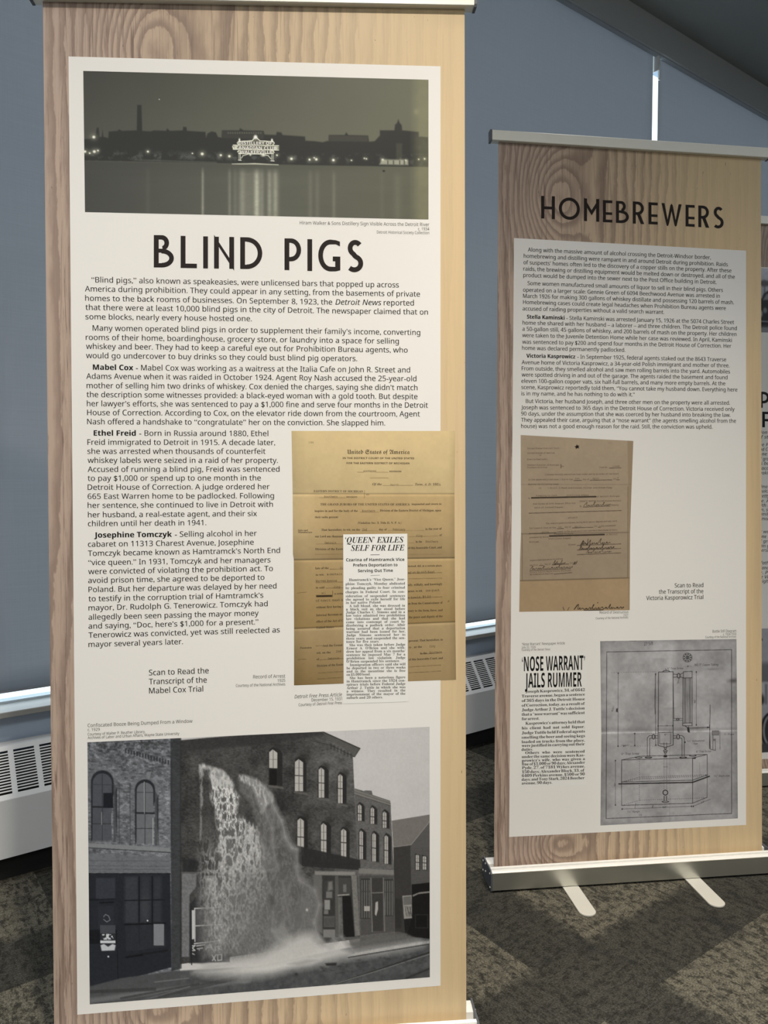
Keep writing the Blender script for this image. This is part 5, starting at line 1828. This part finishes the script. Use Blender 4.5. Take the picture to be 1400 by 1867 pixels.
doc(b1, 'document_lettering|2', M_TYPE, .0010, 520, 1020, 4.375, [
    ('late of the', 240, 347, 78, 76, 'serif', 17), ('Ci', 437, 460, 76, None, 'mono', 16), ('to wit,', 243, 310, 130, 128, 'serif', 16), ('a certain', 333, 452, 126, 124, 'mono', 16), ('Warren Avenue', 243, 412, 181, 177, 'mono', 17), ('in said', 243, 312, 232, 230, 'serif', 16), ('City', 388, 440, 228, 226, 'mono', 16), ('sell', 290, 323, 275, 274, 'mono', 14), ('a certa', 392, 460, 280, 278, 'serif', 16),
    ('of towit: mash a', 243, 460, 337, 330, 'mono', 17), ('without first having s', 247, 462, 390, 382, 'serif', 17), ('Internal Revenue or', 247, 455, 453, 444, 'serif', 17), ('effect of the Act of C', 247, 462, 504, 494, 'serif', 17), ('United States', 249, 387, 553, 546, 'serif', 17), ('Possession', 118, 210, 712, 709, 'serif', 15), ('And the Grand', 298, 455, 696, 690, 'serif', 17), ('wit, on the', 249, 362, 753, 748, 'serif', 17), ('2nd', 405, 445, 741, 739, 'mono', 16),
    ('of', 250, 270, 803, None, 'serif', 16), ('Detroit', 340, 432, 799, 794, 'mono', 16), ('Division of the Easte', 252, 462, 857, 844, 'serif', 17), ('instead, did, at a certain place,', 978, 1250, 60, 55, 'serif', 15), ('ed at No.665 East', 978, 1192, 113, 107, 'mono', 16), ('ully, wilfully, and knowingly', 978, 1252, 211, 203, 'serif', 17), ('pense, to wit,', 978, 1095, 260, 257, 'serif', 16), ('one quart', 1120, 1230, 256, 252, 'mono', 16), ('e towit: $5.00', 978, 1160, 312, 305, 'mono', 16),
    ('on from the Commissioner of', 978, 1255, 360, 352, 'serif', 17), ('trary to the form, force, and', 978, 1255, 418, 411, 'serif', 17), ('the peace and dignity of the', 985, 1255, 469, 460, 'serif', 17), ('present: That heretofore, to', 985, 1257, 657, 646, 'serif', 17), ('ry , at the', 985, 1090, 708, 703, 'serif', 16), ('City', 1150, 1197, 701, 699, 'mono', 16), ('in the', 1075, 1130, 756, 753, 'serif', 16), ('Southern', 1150, 1248, 751, 746, 'mono', 16), ('of this honorable Court, and', 985, 1257, 806, 793, 'serif', 17)], 16)

b1.panel('newspaper_clipping', [(625.6, 974.3), (742.4, 973), (743.5, 1241.5), (744, 1279), (626.5, 1283)], M_CARD, .0011)
K = 4.375
def nw(x, y0):
    return lambda t, x0, x1, a, b, st=None, cap=None: (t, x + x0 / K, y0 + a / K, x + x1 / K, y0 + b / K, st, cap)
g1, g2 = nw(520, 780), nw(520, 1020)
b1.text('clipping_headline', M_INK, .0014, [g1('‘QUEEN’ EXILES', 478, 943, 918, 915), g1('SELF FOR LIFE', 524, 950, 981, 978)], 'serifitalic', 10.4, -.008)
b1.text('clipping_subheading', M_INK, .0014, [g1('Czarina of Hamtramck Vice', 485, 950, 1065, 1061), g2('Prefers Deportation to', 542, 895, 57, 54), g2('Serving Out Time', 580, 858, 102, 99)], 'sansbold', 5.4, .0)
b1.panel('clipping_rule', [(675.4, 1011.2), (691.9, 1010.9), (691.9, 1011.7), (675.4, 1012)], M_INK, .0013)
b1.panel('clipping_rule', [(675.4, 1049), (692.4, 1048.4), (692.4, 1049), (675.4, 1049.6)], M_GREYINK, .0013)
NEWS = [('Hamtramck’s “Vice Queen,” Jose-', 508, 955, 172, 166), ('phine Tomczyk, Monday abdicated', 481, 955, 204, 200), ('by pleading guilty to four criminal', 481, 955, 237, 232), ('charges in Federal Court. In con-', 481, 953, 269, 265), ('sideration of suspended sentences', 482, 955, 301, 298), ('she agreed to exile herself for life', 482, 955, 328, 324), ('in her native Poland.', 483, 766, 354, 350),
        ('A tall blond, she was dressed in', 510, 955, 380, 376), ('a black suit as she stood before', 484, 955, 406, 402), ('Judge Charles C. Simons and in a', 484, 955, 431, 427), ('low voice admitted two prohibition', 484, 955, 457, 453), ('law violations and that she had', 485, 955, 483, 478), ('come into contempt of court by', 485, 955, 509, 504), ('disobeying a padlock order. After', 485, 956, 535, 530), ('being assured that a deportation', 485, 956, 561, 556), ('warrant had been issued for her,', 486, 956, 587, 582), ('Judge Simons sentenced her to', 486, 957, 613, 608), ('three years and suspended the sen-', 486, 957, 640, 634), ('tence for five years.', 486, 750, 665, 662),
        ('She was then taken before Judge', 512, 957, 692, 686), ('Ernest A. O’Brien and she with-', 487, 957, 718, 712), ('drew her appeal from a six months’', 487, 957, 744, 738), ('sentence he imposed May 7 for a', 487, 957, 771, 765), ('prohibition law violation. Judge', 488, 957, 797, 791), ('O’Brien suspended his sentence.', 488, 913, 823, 817), ('Immigration officers said she will', 514, 958, 850, 843), ('be deported in two or three weeks', 488, 958, 876, 869), ('and in the meantime she is free', 488, 958, 902, 895), ('on $5,000 bond.', 488, 679, 928, 924),
        ('She has been a notorious figure', 514, 958, 954, 947), ('in Hamtramck since the 1924 con-', 489, 958, 981, 973), ('spiracy trials before Federal Judge', 489, 958, 1007, 999), ('Arthur J. Tuttle in which she was', 489, 958, 1034, 1026), ('a witness. They resulted in the', 489, 958, 1060, 1052), ('imprisonment of the mayor of the', 489, 958, 1086, 1078), ('suburb and 20 others.', 489, 778, 1112, 1107)]
b1.text('clipping_lettering', M_GREYINK, .0014, [g2(*r) for r in NEWS], 'serif', 4.5, -.004, xs=1.05)
b1.set_text()

# ---------------------------------------------------------------- second banner
b2 = Banner(0.671857, 1.970306, 0.114711, 0.048104, -0.010054)
thing(b2.root, 'wood-print roll-up banner headed HOMEBREWERS, its silver base and two feet in view', 'banner', 'roll-up exhibition banners')
b2.body(TOP, TOP, print_quad=[(-.382, .097), (.381, .094), (.378, TOP + .004), (-.376, TOP + .004)])
b2.panel('white_panel', [(937, 434), (1360, 457), (1360, 1504), (928, 1526)], M_PAPER, .0004)
s2_ = 1 / 3.7838
def hc(ch, x0, x1, t0, b0, t1, b1_):
    return (ch, 970 + x0 * s2_, 970 + x1 * s2_, 340 + t0 * s2_, 340 + b0 * s2_, 340 + t1 * s2_, 340 + b1_ * s2_)
b2.heading('heading_lettering', M_BROWNINK, .0008, [
    hc('H', 62, 157, 65, 220, 68, 226), hc('O', 184, 329, 74, 226, 80, 234), hc('M', 357, 463, 82, 238, 88, 244), hc('E', 488, 553, 94, 246, 97, 249), hc('B', 578, 667, 99, 251, 103, 255),
    hc('R', 694, 773, 103, 256, 107, 260), hc('E', 802, 866, 109, 260, 112, 263), hc('W', 892, 1031, 114, 264, 124, 272), hc('E', 1058, 1121, 126, 275, 129, 279), hc('R', 1146, 1221, 131, 280, 134, 285), hc('S', 1246, 1321, 138, 285, 141, 290)], .137)
B2T = dict(style='sans', cap=6.8, weight=.010)
para(b2, 1, [
    ('Along with the massive amount of alcohol crossing the Detroit-Windsor border,', 962.3, 458.6, 1295.6, 472.9),
    ('homebrewing and distilling were rampant in and around Detroit during prohibition. Raids', 954.7, 470, 1326.5, 485.7),
    ('of suspects’ homes often led to the discovery of a copper stills on the property. After these', 954.3, 481.8, 1333, 496.9),
    ('raids, the brewing or distilling equipment would be melted down or destroyed, and all of the', 954, 493.4, 1339.3, 508.3),
    ('product would be dumped into the sewer next to the Post Office building in Detroit.', 954, 505, 1306, 518)], **B2T)
para(b2, 2, [
    ('Some women manufactured small amounts of liquor to sell in their blind pigs. Others', 961.7, 519.8, 1317.7, 532.5),
    ('operated on a larger scale: Gennie Green of 6094 Beechwood Avenue was arrested in', 953.5, 531.8, 1312, 543),
    ('March 1926 for making 300 gallons of whiskey distillate and possessing 120 barrels of mash.', 953.5, 543, 1337.7, 554.8),
    ('Homebrewing cases could create legal headaches when Prohibition Bureau agents were', 953.5, 554.2, 1323, 565.4),
    ('accused of raiding properties without a valid search warrant.', 952.7, 566, 1210.5, 572.5)], **B2T)
para(b2, 3, [
    ('Stella Kaminski', 960.6, 580.9, 1029, 583.0, 'sansbold', None, .015), ('- Stella Kaminski was arrested January 15, 1926 at the 5074 Charles Street', 1032.5, 583.1, 1338, 591),
    ('home she shared with her husband – a laborer – and three children. The Detroit police found', 952.6, 591.8, 1343, 602),
    ('a 50-gallon still, 45 gallons of whiskey, and 200 barrels of mash on the property. Her children', 952.2, 603, 1342.3, 612.8),
    ('were taken to the Juvenile Detention Home while her case was reviewed. In April, Kaminski', 952, 614.6, 1334, 623.7),
    ('was sentenced to pay $200 and spend four months in the Detroit House of Correction. Her', 952, 626.6, 1333, 634.2),
    ('home was declared permanently padlocked.', 951.7, 637.8, 1139.7, 641.6)], **B2T)
para(b2, 4, [
    ('Victoria Kasprowicz', 959.6, 652, 1048.5, 653.7, 'sansbold', None, .015), ('- In September 1925, federal agents staked out the 8643 Traverse', 1052.5, 653.8, 1323.5, 659),
    ('Avenue home of Victoria Kasprowicz, a 34-year-old Polish immigrant and mother of three.', 951, 664, 1329.5, 669.8),
    ('From outside, they smelled alcohol and saw men rolling barrels into the yard. Automobiles', 951, 675.2, 1330.6, 681),
    ('were spotted driving in and out of the garage. The agents raided the basement and found', 951, 686.5, 1326, 691.6),
    ('eleven 100-gallon copper vats, six half-full barrels, and many more empty barrels. At the', 950.5, 698, 1322, 702.6),
    ('scene, Kasprowicz reportedly told them, “You cannot take my husband down. Everything here', 950.5, 709.4, 1344, 713.9),
    ('is in my name, and he has nothing to do with it.”', 950.5, 720.9, 1157, 722.8)], **B2T)
para(b2, 5, [
    ('But Victoria, her husband Joseph, and three other men on the property were all arrested.', 958.5, 734.8, 1330.6, 738),
    ('Joseph was sentenced to 365 days in the Detroit House of Correction. Victoria received only', 950, 746.3, 1339, 749.4),
    ('90 days, under the assumption that she was coerced by her husband into breaking the law.', 950, 757.6, 1331.5, 760),
    ('They appealed their case, arguing that a “nose warrant” (the agents smelling alcohol from the', 950, 769, 1341.5, 770.8),
    ('house) was not a good enough reason for the raid. Still, the conviction was upheld.', 950, 780.4, 1298.5, 781.6)], **B2T)
b2.text('scan_notice_lettering', M_INK, .0008, [('Scan to Read', 1230, 1071.2, 1282, 1070.3), ('the Transcript of the', 1201, 1082.6, 1282, 1081.5), ('Victoria Kasporowicz Trial', 1178, 1094.2, 1282, 1092.2)], 'sans', 7.2, .008)
b2.text('document_caption|1', M_GREYINK, .0008, [('Record of Destruction', 1093, 1118.8, 1145.3, 1118.2, None, 4.6), ('1927', 1136.5, 1123.7, 1145, 1123.5, None, 4), ('Courtesy of the National Archives', 1086, 1129.2, 1145, 1127.6, None, 3.8)], 'sans')
b2.text('diagram_caption', M_GREYINK, .0008, [('Bottle Still Diagram', 1299, 1153.5, 1342, 1152.4, None, 4.6), ('c. 1924-1933', 1318, 1158.5, 1342, 1157.8, None, 4), ('Courtesy of the National Archives', 1286, 1163.7, 1342, 1162.5, None, 3.8)], 'sans')
b2.text('clipping_caption', M_GREYINK, .0008, [('‘Nose Warrant’ Newspaper Article', 951.4, 1176.8, 1029.7, 1174.8, None, 4.6), ('July 22, 1926', 951, 1182.2, 976.5, 1181.6, None, 4), ('Courtesy of the', 951, 1186.9, 978, 1186.2, None, 3.8), ('Detroit Times', 979.5, 1186.2, 1003, 1185.6, 'sansitalic', 3.8)], 'sans')
PIC4 = paint_destruction_record()
b2.picture('typed_document', PIC4, [(949.1, 793.2), (949.7, 970), (948, 1020), (946.4, 1115.5)], [(1154.4, 804), (1151.3, 887), (1148.5, 972), (1147.7, 1112.5)], .0007, 320, 500, 'tan typed court document with signatures')
b2.panel('newspaper_clipping', [(948.5, 1191), (1069.5, 1187), (1069, 1431), (948, 1434)], M_CARD, .0006)
Q = 6.225
def nz(t, x0, x1, a, b, st=None, cap=None):
    return (t, 930 + x0 / Q, 1160 + a / Q, 930 + x1 / Q, 1160 + b / Q, st, cap)
b2.text('clipping_headline', M_INK, .0009, [nz('‘NOSE WARRANT’', 133, 848, 397, 380), nz('JAILS RUMMER', 168, 812, 584, 571)], 'sansbold', 25.4, .0)
NOSE = [('Joseph Kasprowicz, 34, of 6642', 175, 847, 642, 622), ('Traverse avenue, began a sentence', 131, 847, 695, 673), ('of 365 days in the Detroit House', 131, 846, 747, 726), ('of Correction, today, as a result of', 131, 846, 800, 778), ('Judge Arthur J. Tuttle’s decision', 131, 845, 851, 830), ('that a “nose warrant” was sufficient', 131, 845, 902, 882), ('for arrest.', 131, 331, 953, 947),
        ('Kasprowicz’s attorney held that', 173, 845, 1004, 985), ('his client had not sold liquor.', 131, 845, 1058, 1040), ('Judge Tuttle held Federal agents', 131, 847, 1112, 1092), ('smelling the beer and seeing kegs', 130, 848, 1163, 1144), ('loaded on trucks from the place,', 130, 846, 1214, 1195), ('were justified in carrying out their', 130, 845, 1257, 1237), ('duties.', 128, 258, 1301, 1297),
        ('Others who were sentenced', 171, 845, 1338, 1320), ('under the same decision were Kas-', 131, 845, 1383, 1363), ('prowicz’s wife, who was given a', 132, 848, 1426, 1405), ('fine of $1,000 or 90 days; Alexander', 133, 848, 1467, 1446), ('Pyde, 27, of 7181 Wykes avenue,', 133, 847, 1509, 1489), ('150 days; Alexander Block, 33, of', 133, 842, 1555, 1536), ('6409 Perkins avenue, $500 or 90', 132, 845, 1598, 1578), ('days; and Tony Stark, 2024 Beecher', 130, 842, 1641, 1621), ('avenue, 90 days.', 131, 476, 1683, 1673)]
b2.text('clipping_lettering', M_INK, .0009, [nz(*r) for r in NOSE], 'serif', 4.9, .006, xs=1.18)
doc(b2, 'document_lettering|3', M_TYPE, .0010, 930, 785, 5.4917, [
    ('United States District Court,', 172, 497, 186, 184, 'mono'), ('United States of America', 172, 445, 233, 231, 'mono'), ('vs.', 290, 312, 253, None, 'mono'), ('Stella Kaminski', 170, 372, 296, 294, 'mono'), ('Eastern District of Michigan', 172, 490, 353, 351, 'mono'), ('ss', 515, 535, 364, None, 'mono'), ('Southern Division', 172, 370, 377, 375, 'mono'),
    ('Case No.', 892, 975, 375, None, 'mono'), ('11498', 1025, 1092, 367, 365, 'mono'), ('I hereby certify and return that under and by an order of the Court', 347, 1087, 448, 440, 'mono'), ('in the above entitled case, I did on the', 180, 625, 498, 496, 'mono'), ('1st', 650, 695, 487, None, 'mono'), ('day of', 727, 790, 496, None, 'mono'), ('April', 825, 890, 486, None, 'mono'), ('192', 1032, 1062, 492, None, 'mono'), ('7', 1070, 1085, 484, None, 'mono'),
    ('destroy the following named', 180, 483, 545, 543, 'mono'), ('10', 285, 310, 584, None, 'mono'), ('1 Still , 1 Tank and Cooler, Filter and Steam Pump', 375, 1020, 583, 578, 'mono'), ('Pumping to Junk', 258, 470, 659, 656, 'mono'), ('Distillate dumped', 565, 785, 656, 652, 'mono'), ('By', 180, 200, 684, None, 'mono'), ('at Detroit, Michigan.', 868, 1100, 668, 663, 'mono'),
    ('See Order # 5092 August 28th for', 230, 655, 742, 734, 'mono'), ('FRANK T. NEWTON, United States Marshal', 695, 1110, 716, 708, 'mono'), ('sale of Junked Copper.', 243, 535, 779, 773, 'mono'), ('By', 695, 715, 765, None, 'mono'), ('Deputy', 1010, 1085, 752, None, 'mono'), ('AFFIDAVIT', 578, 675, 882, 878, 'mono'), ('The undersigned witnesses, being duly sworn, depose and say, each', 357, 1070, 938, 912, 'mono'),
    ('for himself, that on the', 190, 457, 985, 978, 'mono'), ('1st', 480, 515, 974, None, 'mono'), ('day of', 545, 608, 974, 972, 'mono'), ('April', 645, 710, 969, 967, 'mono'), ('192', 838, 870, 965, None, 'mono'), ('7 the condemned', 890, 1055, 964, 957, 'mono'), ('stills', 317, 383, 1024, 1022, 'mono'), ('named in the above entitled case were destroyed in their', 470, 1075, 1020, 1000, 'mono'), ('Pumped to Junk', 440, 632, 1043, 1038, 'mono'), ('presence by being', 192, 383, 1078, 1070, 'mono'), ('at Detroit,', 960, 1075, 1048, 1045, 'mono'), ('Distillate Dumped', 385, 605, 1091, 1084, 'mono'), ('Michigan.', 190, 290, 1123, 1120, 'mono'), ('Witness', 582, 655, 1150, 1147, 'mono'),
    ('Subscribed and sworn to before', 197, 527, 1308, 1290, 'mono'), ('me this', 197, 275, 1356, 1352, 'mono'), ('7', 300, 312, 1348, None, 'mono'), ('day of', 345, 405, 1346, 1343, 'mono'), ('192', 598, 626, 1335, 1333, 'mono'), ('Notary Public, Wayne County, Michigan.', 197, 612, 1425, 1405, 'mono'), ('My commission expires', 197, 430, 1448, 1438, 'mono')], 14)
PIC5 = paint_still_diagram()
b2.picture('still_diagram', PIC5, [(1094, 1169), (1096, 1340), (1094.4, 1505)], [(1342.4, 1165), (1343.5, 1300), (1345, 1492)], .0007, 400, 530, 'grey sheet with an ink drawing of a still')
doc(b2, 'diagram_lettering', M_INK, .0010, 1080, 1150, 5, [
    ('6” Trap Screw', 683, 830, 352, 350, 'sansitalic', 16), ('8”', 862, 886, 332, None, 'sansitalic', 15), ('NO. 1” Copper Tubing', 930, 1148, 320, 317, 'sansitalic', 18), ('60”', 184, 204, 738, 690, 'sansitalic', 16), ('10”', 665, 690, 872, None, 'sansitalic', 13), ('8”', 655, 680, 953, None, 'sansitalic', 14), ('1”', 770, 790, 488, None, 'sansitalic', 15), ('48”', 938, 940, 662, 622, 'sansitalic', 15),
    ('1½” Galvanized', 862, 1020, 1015, 1008, 'sansitalic', 15), ('Pipe', 920, 958, 1036, None, 'sansitalic', 14), ('6” Trap Screw', 265, 425, 1132, 1128, 'sansitalic', 18), ('6” Trap Screw', 945, 1082, 1110, 1106, 'sansitalic', 16), ('1½” Angle Iron', 1105, 1250, 1332, 1328, 'sansitalic', 15), ('½ Pipe', 1200, 1290, 950, None, 'sansitalic', 13), ('36”', 210, 212, 1420, 1378, 'sansitalic', 16), ('50”', 638, 682, 1616, 1614, 'sansitalic', 16), ('24”', 988, 1026, 1574, 1560, 'sansitalic', 16), ('1½” Flange', 318, 428, 1660, 1656, 'sansitalic', 18), ('5/8', 422, 450, 1686, None, 'sansitalic', 12), ('27 5/8', 470, 552, 136, 126, 'sansitalic', 26), ('MASH', 645, 686, 1246, None, 'sansitalic', 11)], 15)
b2.set_text()

# ---------------------------------------------------------------- third banner, mostly out of frame
b3 = Banner(1.642, 2.640, 0.140, 0.030, 0.0)
thing(b3.root, 'farthest wood-print banner, only its left strip showing past the right edge of the HOMEBREWERS banner', 'banner', 'roll-up exhibition banners')
b3.body(TOP, TOP, print_quad=[(-.380, .097), (.380, .097), (.380, TOP + .004), (-.380, TOP + .004)])


def sheet_px(b, uv):                                              # where a point of the sheet falls on the page
    w = b.o + uv[0] * b.ex + uv[1] * b.up - np.array([0, 0, CAM_H])
    c, s_ = math.cos(PITCH), math.sin(PITCH)
    d, u = w[1] * c - w[2] * s_, w[1] * s_ + w[2] * c
    return (CX + F_PX * w[0] / d, CY - F_PX * u / d)


V487, V1382 = b3.uv((1390, 487))[1], b3.uv((1390, 1384))[1]
b3.panel('white_panel', [sheet_px(b3, (-.337, V487)), sheet_px(b3, (.333, V487)), sheet_px(b3, (.333, V1382)), sheet_px(b3, (-.337, V1382))], M_PAPER, .0004)
def vband(y0, y1, ul, ur):
    a, c = b3.uv((1390, y0))[1], b3.uv((1390, y1))[1]
    return [sheet_px(b3, (ul, a)), sheet_px(b3, (ul, c))], [sheet_px(b3, (ur, a)), sheet_px(b3, (ur, c))]
for (fn, y0, y1, lab) in ((paint_car_corner, 489, 606, 'black and white photograph of a car, mostly hidden'), (paint_portrait_corner, 1146, 1372, 'black and white photograph with a car wheel, mostly hidden')):
    l, r_ = vband(y0, y1, -.312, .308)
    b3.picture('photograph', fn(), l, r_, .0007, 300, 130, lab)
s3 = 1 / 3.5917
b3.heading('heading_lettering', M_INK, .0008, [('P', 1280 + 378 * s3, 1280 + 440 * s3, 714, 743.5, 714.6, 743.8)], .17)
b3.heading('heading_lettering', M_INK, .0008, [('F', 1280 + 393 * s3, 1280 + 446 * s3, 750.5, 779, 751, 779.2)], .17)
T3 = [('tion played', 1384, 791), ('of stories', 1382, 799.5), ('the Prohibition', 1381, 813.5), ('and Canada', 1381, 822), ('one of the', 1384, 830.5), ('of grandma', 1382, 839.5), ('as both', 1382, 847.5), ('t according', 1383, 856.5), ('ovakia', 1381, 865), ('ndma was', 1381, 890), ('quick', 1384, 898), ('pretty one', 1380, 907), ('ge. After', 1382, 916), ('with her', 1381, 924), ('im, she', 1382, 932), ('family had', 1381, 940), ('a month', 1382, 948.5), ('er was', 1382, 972), ('same', 1381, 981), ('al group', 1382, 989.5), ('him go', 1383, 998), ('person', 1383, 1006), ('dfather', 1382, 1029), ('diana', 1382, 1038), ('le. Per', 1382, 1046.5), ('se Vin', 1382, 1054.5), ('nights', 1384, 1062.5)]
b3.text('paragraph_lettering', M_INK, .0008, [(t, x, y, x + len(t) * 3.9, y + 0.1) for t, x, y in T3], 'sansitalic', 5.4, .008)
b3.set_text()
